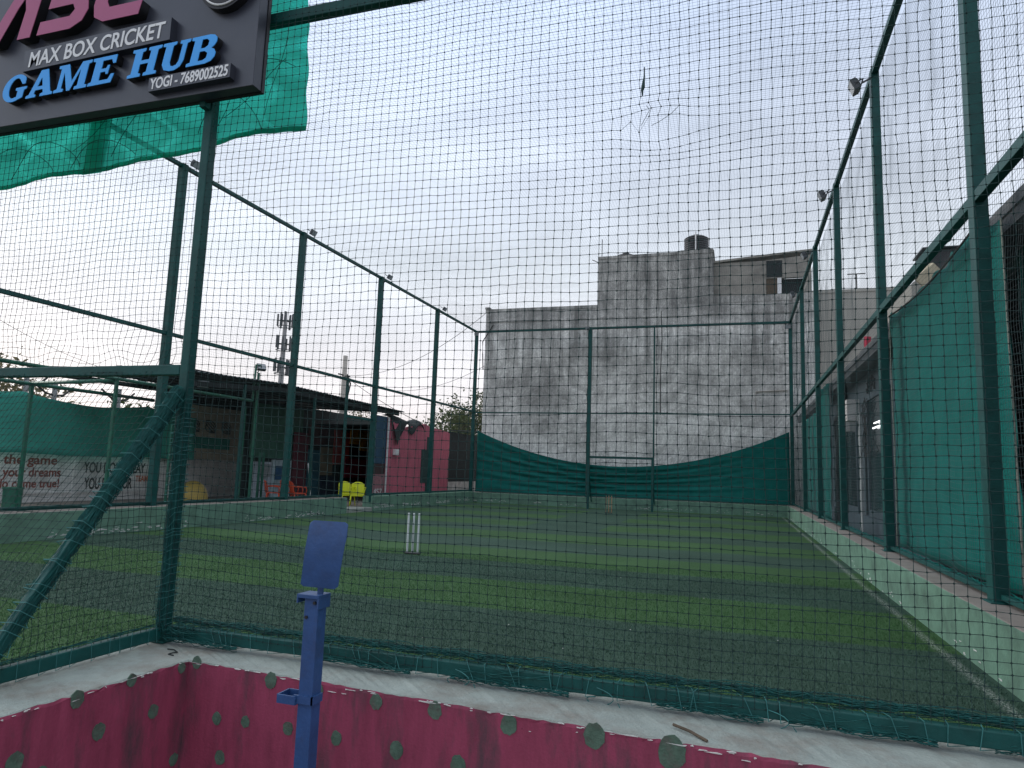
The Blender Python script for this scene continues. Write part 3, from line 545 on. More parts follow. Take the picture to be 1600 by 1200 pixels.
GL = {
 'E': (.98, [[(0,0),(.95,0),(1,.32),(.88,.32),(.8,.14),(.42,.14),(.42,.44),(.62,.44),(.66,.34),(.74,.34),(.74,.66),(.66,.66),(.62,.56),(.42,.56),(.42,.86),(.78,.86),(.86,.7),(.97,.7),(.95,1),(0,1),(0,.9),(.12,.86),(.12,.14),(0,.1)]]),
 'H': (1.12, [[(0,0),(.5,0),(.5,.1),(.4,.13),(.4,.44),(.72,.44),(.72,.13),(.62,.1),(.62,0),(1.12,0),(1.12,.1),(1.0,.13),(1.0,.87),(1.12,.9),(1.12,1),(.62,1),(.62,.9),(.72,.87),(.72,.57),(.4,.57),(.4,.87),(.5,.9),(.5,1),(0,1),(0,.9),(.12,.87),(.12,.13),(0,.1)]]),
 'U': (1.02, [[(0,1),(.5,1),(.5,.9),(.4,.87),(.4,.3),(.45,.17),(.56,.13),(.68,.17),(.74,.3),(.74,.87),(.64,.9),(.64,1),(1.02,1),(1.02,.9),(.92,.87),(.92,.28),(.84,.08),(.66,-.02),(.46,-.02),(.24,.05),(.12,.25),(.12,.87),(0,.9)]]),
 'A': (1.15, [[(0,0),(.42,0),(.42,.09),(.32,.13),(.36,.26),(.68,.26),(.73,.13),(.62,.09),(.62,0),(1.15,0),(1.15,.09),(1.04,.13),(.72,1),(.42,1),(.11,.13),(0,.09)], [(.41,.39),(.64,.39),(.53,.72)]]),
 'M': (1.38, [[(0,0),(.4,0),(.4,.1),(.29,.13),(.29,.72),(.56,0),(.7,0),(.98,.74),(.98,.13),(.87,.1),(.87,0),(1.38,0),(1.38,.1),(1.27,.13),(1.27,.87),(1.38,.9),(1.38,1),(.98,1),(.69,.33),(.42,1),(0,1),(0,.9),(.12,.87),(.12,.13),(0,.1)]]),
 'B': (1.0, [[(0,0),(.7,0),(.9,.06),(1.0,.2),(1.0,.34),(.92,.46),(.8,.52),(.9,.6),(.95,.72),(.93,.86),(.82,.96),(.66,1),(0,1),(0,.9),(.12,.87),(.12,.13),(0,.1)], [(.4,.13),(.58,.13),(.7,.2),(.7,.36),(.58,.45),(.4,.45)], [(.4,.56),(.56,.56),(.66,.63),(.66,.79),(.56,.87),(.4,.87)]]),
 'G': (1.1, [arc(.54,.5,.54,.52,42,300,22)+[(.98,.1),(.98,.38),(1.08,.41),(1.08,.5),(.6,.5),(.6,.41),(.7,.38),(.7,.16)]+arc(.54,.5,.26,.38,-75,-318,18)+[(.84,.62),(.97,.62)]]),
 'b': (1.05, [[(0,0),(.75,0),(.98,.1),(1.05,.28),(.98,.46),(.84,.54),(.95,.64),(1.0,.8),(.9,.94),(.7,1),(0,1),(0,.78),(.62,.78),(.68,.7),(.62,.62),(.1,.62),(.1,.42),(.66,.42),(.74,.32),(.66,.22),(0,.22)]]),
 'c': (1.0, [[(1.05,0),(.3,0),(.08,.1),(0,.3),(0,.72),(.1,.92),(.32,1),(1.05,1),(1.05,.78),(.36,.78),(.28,.7),(.28,.32),(.36,.22),(1.05,.22)]]),
 'a': (1.1, [[(0,0),(.32,0),(.55,.55),(.66,.72),(.76,.5),(.76,0),(1.06,0),(1.06,1),(.56,1),(.4,.8)]]),
}
def glyphs(name, word, x0, x1, z, h, y, ext, mt, parent, shear=.18, gap=.1, tilt=0):
    cu = bpy.data.curves.new(name, 'CURVE'); cu.dimensions = '2D'; cu.fill_mode = 'BOTH'; cu.extrude = ext
    tot = sum((GL[c][0] if c != ' ' else .5)+gap for c in word)-gap; s = (x1-x0)/tot; x = 0
    for c in word:
        if c == ' ': x += .5+gap; continue
        wd, loops = GL[c]
        for lp in loops:
            sp = cu.splines.new('POLY'); sp.points.add(len(lp)-1); sp.use_cyclic_u = True
            for i, (a, b) in enumerate(lp): X = (x+a)*s+shear*b*h; sp.points[i].co = (X, b*h+tilt*X, 0, 1)
        x += wd+gap
    me = curve_mesh(cu, name); me.materials.clear(); me.materials.append(mt); 
    o = bpy.data.objects.new(name, me); COL.objects.link(o); o.parent = parent; o.location = Vector((x0, y, z))-wloc(parent); o.rotation_euler = (rad(90), 0, 0); return o
SY = 3.19      # front face of the board
sg = thing('signboard', (-4.4, 3.25, 3.78), 'dark overhead signboard with raised pink, white and blue lettering', 'sign')
mb = MB(); mb.box(-6.6, -2.725, SY, SY+.075, 3.785, 5.35); obj('panel', mb, M_board, sg, bevel=.003)
mb = MB(); mb.box(-6.6, -2.72, SY+.0751, SY+.10, 3.78, 5.36); obj('back_frame', mb, M_boardedge, sg)
def plate(x0, x1, z0, z1, y0, ti=.0, name='plate'):
    m = MB(); m.prism([(x0, y0, z0), (x1, y0, z0+(x1-x0)*ti), (x1, y0, z1+(x1-x0)*ti), (x0, y0, z1)], (0, SY-y0-.0005, 0)); return obj(name, m, [M_board], sg)
plate(-4.58, -3.34, 4.125, 4.275, SY-.05, .02)
text_part('lettering', 'MAX BOX CRICKET', (-4.53, SY-.051, 4.15), .104, 1.15, M_txtwhite, sg, ext=.002, shear=.12, tilt=.02, bold=.014)
plate(-3.475, -2.86, 3.825, 3.915, SY-.045, .01)
text_part('lettering', 'YOGI - 7689002525', (-3.46, SY-.046, 3.838), .068, .585, M_txtwhite, sg, ext=.002, shear=.08, bold=.02, tilt=.01)
for nm_, ext, yy, mt in (('letter_body', .022, SY-.0225, M_boardedge), ('lettering', .002, SY-.0475, M_txtblue)):
    glyphs(nm_, 'GAME HUB', -4.76, -2.99, 3.92, .185, yy, ext, mt, sg, .2, .06, .014)
for nm_, ext, yy, mt in (('letter_body', .03, SY-.031, M_boardedge), ('lettering', .002, SY-.064, M_txtpink)):
    glyphs(nm_, 'abc', -4.95, -3.62, 4.36, .42, yy, ext, mt, sg, .25, .12, .0)
mb = MB(); 
ring = [(-2.955+.19*math.cos(t), 4.475+.19*math.sin(t)) for t in np.linspace(0, 2*math.pi, 33)[:-1]]
mb.prism([(x, SY-.05, z) for x, z in ring], (0, .05-.0005, 0)); o_ = obj('round_emblem', mb, M_boardedge, sg)
mb = MB(); mb.tube([(-2.955+.165*math.cos(t), SY-.053, 4.475+.165*math.sin(t)) for t in np.linspace(0, 2*math.pi, 40)], .006, 6, caps=False); obj('emblem_ring', mb, M_txtwhite, sg)
mb = MB(); mb.bar((X0, SY+.1, 3.75), (X0, SY+.1, 5.3), .04, .05); obj('bracket', mb, M_post, sg)
# translucent cloth behind the sign
def sheet(fn, nu, nv, mt, name, label, cat, solid=.003, parent=None, group=None):
    P = [[fn(i/nu, j/nv) for j in range(nv+1)] for i in range(nu+1)]; mb = MB(); mb.grid(P); o = obj(name, mb, mt, parent, smooth=True, solid=solid)
    return tag(o, label, cat, group) if label else o
CY = 3.62
def cloth_fn(u, v):
    x = -2.66 - u*4.6; zb = 3.715 - .035*(-2.66-x)/1.0*1.6*(1 if u < .35 else 1) + (.0 if u < .2 else .0) + .012*math.sin(u*14); z = zb + (5.5-zb)*v
    return (x - .07*v*(1-u), CY+.02*math.sin(x*7+z*2)+.012*math.sin(z*19+x*3), z+.003*math.sin(x*31)*(1-v))
cl_ = sheet(cloth_fn, 90, 36, M_cloth, 'shade_cloth', 'bright green translucent cloth hanging behind the signboard', 'cloth', .002)
sheet(lambda u, v: (cloth_fn(u, 0)[0], cloth_fn(u, 0)[1]+.006, cloth_fn(u, 0)[2]+.004+.035*v), 90, 2, M_cloth, 'hem', None, None, .001, cl_)
def cloth2(u, v): x = -4.60+u*(.19+.06*v)+.10*v; return (x, CY+.05+.01*math.sin(v*9), 3.625+(5.4-3.625)*v)
sheet(cloth2, 6, 20, M_cloth, 'shade_cloth', 'narrow darker green strip overlapping the bright cloth behind the sign', 'cloth', .002)
mb = MB()
for cx, cz, r0 in ((-2.95, 3.75, .42), (-3.55, 3.5, .6), (-4.25, 3.42, .35), (-4.8, 3.5, .32), (-2.85, 4.1, .33), (-5.1, 3.4, .4)):
    pts = [(cx+r0*math.cos(t)*1.1, CY-.1+.03*math.sin(3*t), cz+r0*math.sin(t)) for t in np.linspace(-.1, 3.2, 60)]
    pts = [q for q in pts if q[0] < -2.68 and q[2] > 3.71-(-2.66-q[0])*.05]
    if len(pts) > 3: mb.tube(pts, .0022, 5)
for a, b in (((-3.2, 3.8), (-2.72, 4.15)), ((-3.25, 3.74), (-3.1, 4.2)), ((-2.75, 4.5), (-2.85, 3.78)), ((-4.5, 3.72), (-4.1, 4.0))):
    mb.tube([(a[0]+(b[0]-a[0])*t+.03*math.sin(t*5), CY-.12, a[1]+(b[1]-a[1])*t) for t in np.linspace(0, 1, 9)], .0018, 5)
tag(obj('tangled_wire', mb, M_cord), 'looping dark wires tangled over the bright green cloth', 'wire')

# ---------------------------------------------------------------- blue stand in front of the wall
sx_, sy_ = -1.69, 2.62
t = thing('blue_stand', (sx_, sy_, -.42), 'blue steel stand with curved rectangular plate in front of the pink wall', 'stand')
mb = MB(); mb.box(sx_-.033, sx_+.033, sy_-.033, sy_+.033, -.42, 1.005); obj('pole', mb, M_blue, t, bevel=.003)
mb = MB(); mb.box(sx_-.14, sx_+.14, sy_-.14, sy_+.14, -.42, -.41); obj('base_plate', mb, M_blue, t)
mb = MB(); mb.box(sx_-.065, sx_+.042, sy_-.045, sy_+.045, 1.006, 1.022); mb.box(sx_-.065, sx_-.058, sy_-.045, sy_+.045, .985, 1.006); mb.box(sx_+.034, sx_+.042, sy_-.045, sy_+.045, .965, 1.006); obj('head_bracket', mb, M_blue, t, bevel=.002)
for k, (bx, bz) in enumerate(((.018, .99), (-.018, .93))): mb = MB(); mb.tube([(sx_+bx, sy_-.0325, bz), (sx_+bx, sy_-.041, bz)], .007, 6); obj('bolt', mb, M_tank, t)
mb = MB(); mb.tube([(sx_+.0, sy_-.0345, .70), (sx_+.002, sy_-.0345, .705)], .004, 6)
mb = MB(); mb.box(sx_+.008, sx_+.03, sy_-.006, sy_+.006, 1.022, 1.10); obj('stem', mb, M_blue, t)
P = []
for i in range(25):
    v = i/24; z = 1.052 + .275*v; xa = -.062+.034*v**.8; xb = .118+.034*min(1, v*1.3); yb = -.03-.022*math.sin(v*2.2)+.012*v
    row = []
    for j in range(13):
        u = j/12; e_ = .010*max(0, 1-min(u, 1-u)*24)*(max(0, 1-min(v, 1-v)*16)); row.append((sx_+xa+(xb-xa)*u, sy_+yb, z + (e_ if v < .5 else -e_)))
    P.append(row)
mb = MB(); mb.grid(P); obj('plate', mb, M_blue, t, solid=.003)
mb = MB()
zc = .60
for a, b in (((-.120, -.05), (-.034, -.05)), ((-.120, .03), (-.034, .03)), ((-.120, -.05), (-.120, .03)), ((-.036, -.05), (-.036, .03))):
    p = Vector((sx_+a[0], sy_+a[1], zc)); q = Vector((sx_+b[0], sy_+b[1], zc)); mb.bar(p, q, .007, .034)
mb.box(sx_-.120, sx_-.036, sy_-.05, sy_+.03, zc-.017, zc-.013); mb.box(sx_-.05, sx_+.045, sy_-.043, sy_-.034, zc-.012, zc+.02); mb.box(sx_+.0335, sx_+.043, sy_-.043, sy_+.03, zc-.012, zc+.02); obj('tray_bracket', mb, M_blue, t)
# stick on the wall top
mb = MB(); a = at(1052, 1132, 2, HK+.012); b = at(1105, 1158, 2, HK+.006); mb.tube([a, a.lerp(b, .5)+Vector((0,.004,.004)), b], .006, 6); tag(obj('stick', mb, M_trunk), 'thin bare stick lying on the front wall top', 'stick')
mb = MB(); mb.tube([at(x, y, 2, HK+.004) for x, y in ((262,1014),(272,1015),(277,1019),(270,1020),(263,1022),(271,1024))], .0035, 5); tag(obj('twig', mb, M_dark), 'small dark curled twig on the wall top by the corner post', 'twig')

# ---------------------------------------------------------------- wickets and goal
def wicket(name, base, mt, label, h=.71, sp=.115):
    t = thing(name, base, label, 'wicket'); bx, by, bz = base
    for k in (-1, 0, 1):
        m = MB(); m.lathe((bx+k*sp, by, bz+.03), [(.016, 0), (.019, .02), (.019, h-.08), (.015, h-.06), (.019, h-.05), (.017, h-.035), (.006, h-.03)], 12); obj('stump', m, mt, t, smooth=True)
    m = MB(); m.box(bx-sp-.04, bx+sp+.04, by-.04, by+.04, bz, bz+.03); obj('stump_base', m, M_tank, t, bevel=.004)
p = at(644, 866, 2, 0); wicket('cricket_stumps', (p.x, p.y, 0), M_stump, 'three pale plastic cricket stumps standing on the near turf', .74, .105)
p = at(951, 802, 2, 0); wicket('cricket_stumps', (p.x, p.y, 0), M_wood, 'three brown wooden cricket stumps at the far end')
p0, p1 = at(918, 795, 2, 0), at(1019, 800, 2, 0); zt = at(918, 714, 1, p0.y).z
g = thing('goal_frame', ((p0.x+p1.x)/2, p0.y, 0), 'small green steel goal frame before the sagging cloth', 'goal')
for q in (p0, p1):
    m = MB(); m.box(q.x-.05, q.x+.05, p0.y-.05, p0.y+.05, 0, zt-.051); obj('goal_post', m, M_post, g)
    m = MB(); m.bar((q.x, p0.y+.05, zt-.5), (q.x, YF-.33, .3), .05, .05); obj('back_stay', m, M_post, g)
m = MB(); m.box(p0.x-.05, p1.x+.05, p0.y-.05, p0.y+.05, zt-.05, zt+.05); obj('crossbar', m, M_post, g)
# litter
for i, (px, py) in enumerate(((930,859),(970,902),(985,983),(795,975),(1045,905),(1216,1000),(1100,934),(660,995),(880,1012),(1270,878),(830,952))):
    q = at(px, py, 2, .02); m = MB(); r = .006+.004*random.random(); m.lathe((q.x, q.y, .012), [(r*.6, 0), (r, r*.4), (r*.5, r*.8)], 6)
    tag(obj('litter', m, M_white), 'tiny white scrap of litter lying on the turf', 'litter', 'white scraps on the turf')
m = MB(); q = at(1512, 1122, 2, .02); m.bar(q, q+Vector((.07,.01,0)), .006, .004); m.bar(q+Vector((0,.03,0)), q+Vector((.06,.05,.002)), .006, .004); tag(obj('litter', m, M_white), 'two white slivers lying on the dark turf at the right', 'litter')

# ---------------------------------------------------------------- far end cloth
zL, zR, zmid = at(745, 672, 1, YF).z, at(1236, 674, 1, YF).z, at(985, 732, 1, YF).z
def far_cloth(u, v):
    x = L+.12 + u*(R-L-.2); s = 1-(2*u-1)**2; top = zL + (zR-zL)*u - (min(zL,zR)-zmid)*s
    z = HK-.02 + (top-HK+.02)*v; ph = (top*1.0)
    am = (.25+.75*s) if u < .5 else max(.06, 1-(u-.5)*2.3); fold = .05*math.sin(v*30 + 5*math.sin(u*2.6)+u*6)*(v*(1-v)*4)**.5*am + .03*math.sin(v*53-u*14+2*math.sin(u*9))*(v*(1-v)*4)*am
    return (x, YF+.30+fold + (.10*math.sin(v*3.1)), z)
sheet(far_cloth, 120, 110, M_curt, 'shade_cloth', 'dark green cloth sagging in folds across the far end fence', 'cloth', .004)
# ---------------------------------------------------------------- floodlights
def make_flood():
    t = thing('floodlight', (0, 0, 0), 'x', 'floodlight')
    m = MB(); m.box(-.13, .13, -.05, .05, -.10, .10)
    for k in range(6): m.box(-.11+k*.04, -.10+k*.04, .05, .075, -.085, .085)
    obj('housing', m, M_fixture, t, bevel=.008)
    m = MB(); m.box(-.115, .115, -.054, -.0502, -.085, .085); obj('lens', m, M_glassl, t)
    m = MB(); m.bar((-.14, 0, 0), (-.14, .13, 0), .012, .02); m.bar((.14, 0, 0), (.14, .13, 0), .012, .02); m.bar((-.145, .13, 0), (.145, .13, 0), .02, .012); m.bar((0, .13, 0), (0, .3, 0), .025, .025); obj('bracket', m, M_fixture, t)
    return t
fl = make_flood(); first = True
def flood(loc, rz, tilt, label, s=1):
    global first
    if first: o = fl; o.location = loc; o['label'] = label; first = False
    else: o = copy_thing(fl, loc, None, label)
    o.rotation_euler = (rad(tilt), 0, rad(rz)); o.scale = (s, s, s); return o
flood((R-.32, YR[2]-.05, HT-.28), 90+180, 25, 'grey floodlight on the tallest looking right fence post')['group'] = 'floodlights on the right fence'
fl['label'] = 'nearest grey floodlight on the right fence, top right of the photo'
for y, lb in ((YR[3], 'second grey floodlight from the viewer on the right fence'), (YR[4], 'third grey floodlight from the viewer, before the roof room of the building'), (YR[5], 'fourth grey floodlight from the viewer on the right fence')):
    flood((R-.32, y-.05, HT-.28), 270, 25, lb)['group'] = 'floodlights on the right fence'
for y, lb in ((YL[2], 'floodlight on the left fence post beside the front corner post'), (YL[3], 'floodlight on the left fence above the sheet roofed shed'), (YL[4], 'floodlight on the left fence post by the gateway'), (YL[5], 'floodlight on the left fence post before the pink hut')):
    flood((L+.32, y+.05, HT-.02), 90, 30, lb, .85)['group'] = 'floodlights on the left fence'
flood((L+.1, YF-.3, HT-.22), 20, 30, 'small lamp on the far left corner post', .8); flood((xm-.1, YF-.25, HT-.1), 0, 30, 'small lamp on top of the far middle post', .8); flood((R-.1, YF-.3, HT-.3), -10, 30, 'small white faced lamp at the far right corner post', .9)
q = at(408, 574, 0, L-2.2); flood(q, 60, -30, 'tilted floodlight on a green pole above the shed roof', 1.1)
q = at(318, 600, 0, L-2.2); flood(q, 60, 10, 'square floodlight standing on the left end of the shed roof', 1.1)

# ---------------------------------------------------------------- stained building behind
B = thing('stained_building', (-4.6, 39, 0), 'large mould stained grey building behind the far fence', 'building')
BY = 33.92
m = MB(); m.box(-12.65, 3.5, BY, 46, -.4, 9.9); obj('wall', m, M_bld, B)
m = MB(); m.box(-12.68, -6.66, BY-.03, 46, 9.9, 10.05); m.box(-12.70, -12.45, BY-.05, BY+.25, 10.05, 10.16); m.box(-1.02, 3.52, BY-.02, BY+.25, 9.9, 10.22); obj('parapet', m, M_bld2, B)
m = MB(); m.prism([(-6.66, BY+.02, 9.9), (-1.03, BY+.02, 9.9), (-1.03, BY+.02, 12.42), (-6.66, BY+.02, 12.42)], (0, 9, 0)); obj('upper_storey', m, M_bld2, B)
m = MB(); m.box(-6.69, -1.00, BY-.01, BY+9.1, 12.42, 12.56); m.box(-2.6, -1.05, BY-.005, BY+.2, 12.561, 12.62); obj('coping', m, M_bld2, B)
RB = BY+.25
m = MB(); x1 = at(1197, 440, 1, RB).x; x2 = at(1221, 440, 1, RB).x; x3 = at(1256, 440, 1, RB).x; z1 = at(1221, 434, 1, RB).z
m.box(-1.02, x1, RB, RB+.2, 9.9, 11.78); m.prism([(x1, RB, z1+.0), (3.35, RB, z1), (3.35, RB, 12.1), (x1, RB, 11.95), (x1, RB, 11.95)][:4], (0, .2, 0)); m.box(x3, 3.35, RB, RB+.2, 9.9, z1); m.box(-1.02, x1, RB, RB+.2, 11.78, 11.93); obj('rooftop_room_wall', m, M_bld3, B)
m = MB(); m.prism([(-1.02, RB-.12, 11.93), (3.5, RB-.12, 12.28), (3.5, RB-.12, 12.36), (-1.02, RB-.12, 12.03)], (0, 4.5, 0)); obj('rooftop_room_roof', m, M_bld3, B)
m = MB(); m.box(x1+.02, x1+.72, RB-.03, RB-.001, z1+.05, z1+.85); obj('window', m, M_dark, B); m = MB(); m.box(x1, x2-.17, RB+.05, RB+.1, 10.22, z1-.002); obj('brown_door', m, M_trunk, B)
m = MB(); m.box(x2-.18, x2, RB-.02, RB+.15, 10.22, z1-.003); obj('white_pillar', m, M_txtwhite, B); m = MB(); m.box(x2+.002, x3-.002, RB+.25, RB+.3, 10.22, z1); obj('dark_opening', m, M_dark, B)
m = MB(); m.tube([(-12.0+2.6, BY-.05, 9.0), (-9.4, BY-.05, 9.0)], .02); 
q = at(1181, 612, 1, BY-.05); q2 = at(1230, 610, 1, BY-.05); q3 = at(1181, 640, 1, BY-.05); m = MB(); m.tube([q2, q, q3], .03, 6); obj('pipe', m, M_pole, B)
m = MB(); m.tube([(-12.2, BY-.06, 9.2), (-12.75, BY-.1, 8.3), (-12.72, BY-.1, 7.6), (-12.68, BY-.08, 6.8)], .03, 6); m.tube([(-12.68, BY-.06, 5.4), (-12.95, BY-.06, 5.4)], .03, 5); obj('cable_bracket', m, M_wire, B)
m = MB(); m.tube([(-3.5, BY-.03, 9.6), (-3.45, BY-.03, 8.2), (-3.52, BY-.03, 6.5), (-3.5, BY-.03, 4.5)], .018, 5); obj('wall_cable', m, M_wire, B)
m = MB(); m.box(-12.6, 3.45, BY-.035, BY-.001, 9.32, 9.40); obj('string_course', m, M_bld2, B)
def tank(c, r, h, label):
    m = MB(); pr = [(r*.97, 0)]
    for k in range(7): z = h*.78*(k+.5)/7; pr += [(r, z-.03*h), (r*.965, z+.03*h)]
    pr += [(r, h*.8), (r*.75, h*.9), (r*.3, h*.96), (r*.28, h*1.02), (r*.05, h*1.04)]; m.lathe(c, pr, 28); return tag(obj('water_tank', m, M_tank, smooth=False), label, 'water tank')
tank((-1.87, BY+.7, 12.56), .6, 1.0, 'black ribbed water tank on top of the stained building')
m = MB(); m.tube([(-1.87, BY+.05, 12.63), (-1.87, BY+.05, 13.55)], .035, 6); tag(obj('white_pipe', m, M_txtwhite), 'thin white pipe rising beside the black water tank', 'pipe')
q = at(978, 399, 1, BY+.5); m = MB(); m.lathe((q.x, q.y, 12.56), [(.55, 0), (.5, .08), (.2, .16), (.18, .26), (.05, .28)], 16); tag(obj('tank_lid', m, M_tank), 'low black lid on the parapet left of the water tank', 'lid')
q = at(940, 402, 1, BY); m = MB(); m.tube([(q.x, BY+.1, 12.5), (q.x, BY+.1, 13.5)], .02, 5); m.tube([(q.x-.5, BY+.1, 12.45), (q.x, BY+.1, 12.2)], .02, 5); tag(obj('antenna', m, M_wire), 'thin black antenna at the left edge of the upper storey', 'antenna')
# ---------------------------------------------------------------- right hand buildings
BB = thing('beige_building', (9, 45, 0), 'plain beige building beyond the right fence', 'building')
m = MB(); m.box(3.7, 15, 40, 52, -.4, 11.7); obj('wall', m, M_beige, BB); m = MB(); m.box(3.65, 15.1, 39.95, 52, 11.701, 11.85); obj('parapet', m, M_beige, BB)
m = MB(); q = at(1338, 428, 1, 40.5); m.tube([(q.x, 40.5, 11.8), (q.x, 40.5, q.z)], .035, 6); m.tube([(q.x-.45, 40.5, q.z), (q.x+.45, 40.5, q.z)], .03, 6); tag(obj('antenna', m, M_wire), 'black T shaped aerial on the beige building roof', 'antenna')
WB = thing('rooftop_room', (7.5, 26, 4.5), 'white rooftop room with slanting top above the shop front', 'building')
a = at(1425, 470, 1, 22); b = at(1500, 388, 1, 22)
m = MB(); m.prism([(a.x, 22, 4.75), (a.x+3.6, 22, 4.75), (a.x+3.6, 22, b.z+.1), (b.x, 22, b.z+.1), (a.x, 22, a.z+.5)], (0, 5, 0)); obj('wall', m, M_beige, WB)
q = at(1474, 404, 1, 21.5); m = MB(); m.box(q.x-.42, q.x+.4, 21.6, 22.6, q.z-.25, q.z+.32); m.box(q.x-.5, q.x+.48, 21.5, 22.7, q.z+.321, q.z+.36); tag(obj('water_tank', m, M_tank), 'square dark water tank on the roof above the long green curtain', 'water tank')
q = at(1452, 428, 1, 21); m = MB(); m.prism([(q.x-.35, 21, q.z-.1), (q.x-.05, 21, q.z-.45), (q.x+.4, 21, q.z-.05), (q.x+.12, 21, q.z+.3)], (0, .3, .1)); tag(obj('crumpled_tarp', m, M_tarp), 'crumpled yellowish tarp on the roof behind the curtain top', 'tarp')
q = at(1352, 535, 0, R+.5); m = MB(); m.prism([(q.x, q.y-.2, q.z+.1), (q.x, q.y+.15, q.z+.16), (q.x, q.y+.2, q.z-.05), (q.x, q.y-.05, q.z-.16)], (.1, .05, 0)); tag(obj('red_rag', m, mat('red_rag', (.6, .03, .08))), 'small red rag lying on the shop roof edge', 'rag')
SH = thing('shop_building', (5, 20, .2), 'low shop building with dark front and grey roof ledge behind the right fence', 'building')
XB = R+.75
m = MB(); m.box(XB, 11, 4.6, 33.4, .2, 4.2); obj('wall', m, M_metal, SH)
m = MB(); m.box(R+.32, 11.2, 4.4, 33.6, 4.3, 4.42); m.box(R+.34, R+.45, 4.4, 33.6, 4.15, 4.299); obj('roof', m, mat('grey_ledge', (.12, .13, .14), .8, .2, 4, dirt=(.25, .24, .22)), SH)
# glazed door and side panels
def yat(px, x=XB): return at(px, 700, 0, x).y
for (a, b, nm_) in ((1308, 1343, 'glass_panel'), (1362, 1394, 'glass_door')):
    y1_, y0_ = yat(a), yat(b); m = MB(); m.box(XB-.05, XB-.02, y0_, y1_, .95, 3.5); g2 = obj(nm_, m, M_glass, SH)
    m = MB()
    for c, d in (((y0_-.06, y0_), (.8, 3.6)), ((y1_, y1_+.06), (.8, 3.6))): m.box(XB-.08, XB-.001, c[0], c[1], d[0], d[1])
    m.box(XB-.08, XB-.001, y0_, y1_, 3.501, 3.6); m.box(XB-.08, XB-.001, y0_, y1_, .8, .949); obj('door_frame', m, M_metal, g2)
ym = yat(1352); m = MB(); m.box(XB-.14, XB-.081, ym-.2, ym+.1, .25, 3.3); obj('mullion', m, mat('pale_mullion', (.3, .33, .34), .6, .2, 5), SH)
m = MB(); m.box(XB-.12, XB-.002, yat(1400), yat(1305), .25, .79); obj('kick_panel', m, M_metal, SH)
for px, py in ((1372, 659), (1370, 667)):
    q = at(px, py, 0, XB-.1); m = MB(); m.tube([(XB-.1, q.y-.45, q.z), (XB-.1, q.y+.45, q.z)], .018, 6); tag(obj('tube_light', m, M_tube), 'lit white tube light glowing at the shop door, %s of two' % ('upper' if py == 659 else 'lower'), 'light', 'lit tubes at the shop door')
for px, py, w_, h_ in ((1331, 642, .5, .55), (1320, 655, .25, .7)):
    q = at(px, py, 0, XB-.15); m = MB(); m.box(XB-.3, XB-.002, q.y-w_/2, q.y+w_/2, q.z-h_/2, q.z+h_/2)
    for k in range(5): m.box(XB-.312, XB-.3, q.y-w_*.4, q.y+w_*.4, q.z-h_*.4+k*h_*.17, q.z-h_*.4+k*h_*.17+.03)
    tag(obj('air_conditioner', m, M_plast, bevel=.01), 'pale wall unit above the shop door, %s' % ('wider one' if w_ == .5 else 'narrow one behind the post'), 'air conditioner')
m = MB(); rs = np.random.RandomState(5); q = at(1352, 660, 0, XB-.12)
for k in range(7): m.tube([(XB-.13-.02*rs.rand(), q.y+rs.randn()*.25+.15*math.sin(t*5+k), q.z+.6-t*.45-.1*rs.rand()) for t in np.linspace(0, 3, 10)], .008, 5)
tag(obj('cable_bundle', m, M_wire), 'loose cables hanging down beside the shop door', 'cable')
# ornament scroll
m = MB(); q = at(1360, 603, 0, XB-.03)
for k in range(5): m.tube([(XB-.03, q.y+(k-2)*.22+.1*math.cos(t), q.z+.12*math.sin(t*(1 if k % 2 else -1))+.1*(k % 2)) for t in np.linspace(0, 5, 14)], .018, 5)
obj('scroll_ornament', m, M_dark, SH)
# barred dark window near the viewer
a = at(1565, 345, 0, XB); b = at(1605, 345, 0, XB)
m = MB(); m.box(XB-.02, XB-.001, 4.9, a.y, .9, 3.95); W_ = obj('window', m, M_dark, SH)
m = MB()
for k in range(18): yk = 4.9+(a.y-4.9)*k/17; m.tube([(XB-.05, yk, .9), (XB-.05, yk, 3.95)], .008, 5)
for k in range(8): m.tube([(XB-.05, 4.9, .9+k*.43), (XB-.05, a.y, .9+k*.43)], .008, 5)
obj('window_bars', m, M_post, W_)
m = MB(); m.box(XB-.09, XB-.0215, a.y-.0, a.y+.1, .8, 4.1); m.box(XB-.09, XB-.0215, 4.9, a.y, 3.951, 4.1); obj('window_frame', m, M_postl, W_)
yy_ = at(1594, 345, 0, XB-.1).y; m = MB(); m.box(XB-.13, XB-.0915, yy_-.35, yy_, .8, 4.1); obj('window_post', m, M_curt, W_)
# curtains
def curtain(ya, yb, x, top, bot, waves, amp, label, sag=.0, nu=60):
    def fn(u, v):
        y = ya+(yb-ya)*u; tp = top(u); return (x+amp*math.sin(u*waves*6.28+.6*math.sin(v*4))*(.4+.6*v)+.01*math.sin(v*31+u*7), y + .02*math.sin(v*6), bot+(tp-bot)*v)
    return sheet(fn, nu, 24, M_curt, 'shade_cloth', label, 'cloth', .004)
curtain(8.62, 13.0, R+.24, lambda u: 4.42 - .10*math.sin(u*math.pi)+.03*math.sin(u*40), HK+.05, 5, .022, 'wide green shade cloth hanging behind the two nearest right posts')
yT, yBm = at(1567, 345, 0, R+.25).y, at(1599, 830, 0, R+.25).y
def cur2(u, v):
    ye = yBm+(yT-yBm)*v**1.3; y = 8.55+(ye-8.55)*u; return (R+.26+.02*math.sin(u*9+v*2)+.01*math.sin(v*31+u*7), y, HK+.05+(4.28-.12*u-HK)*v)
sheet(cur2, 24, 24, M_curt, 'shade_cloth', 'narrow green shade cloth right of the nearest fence post', 'cloth', .004)
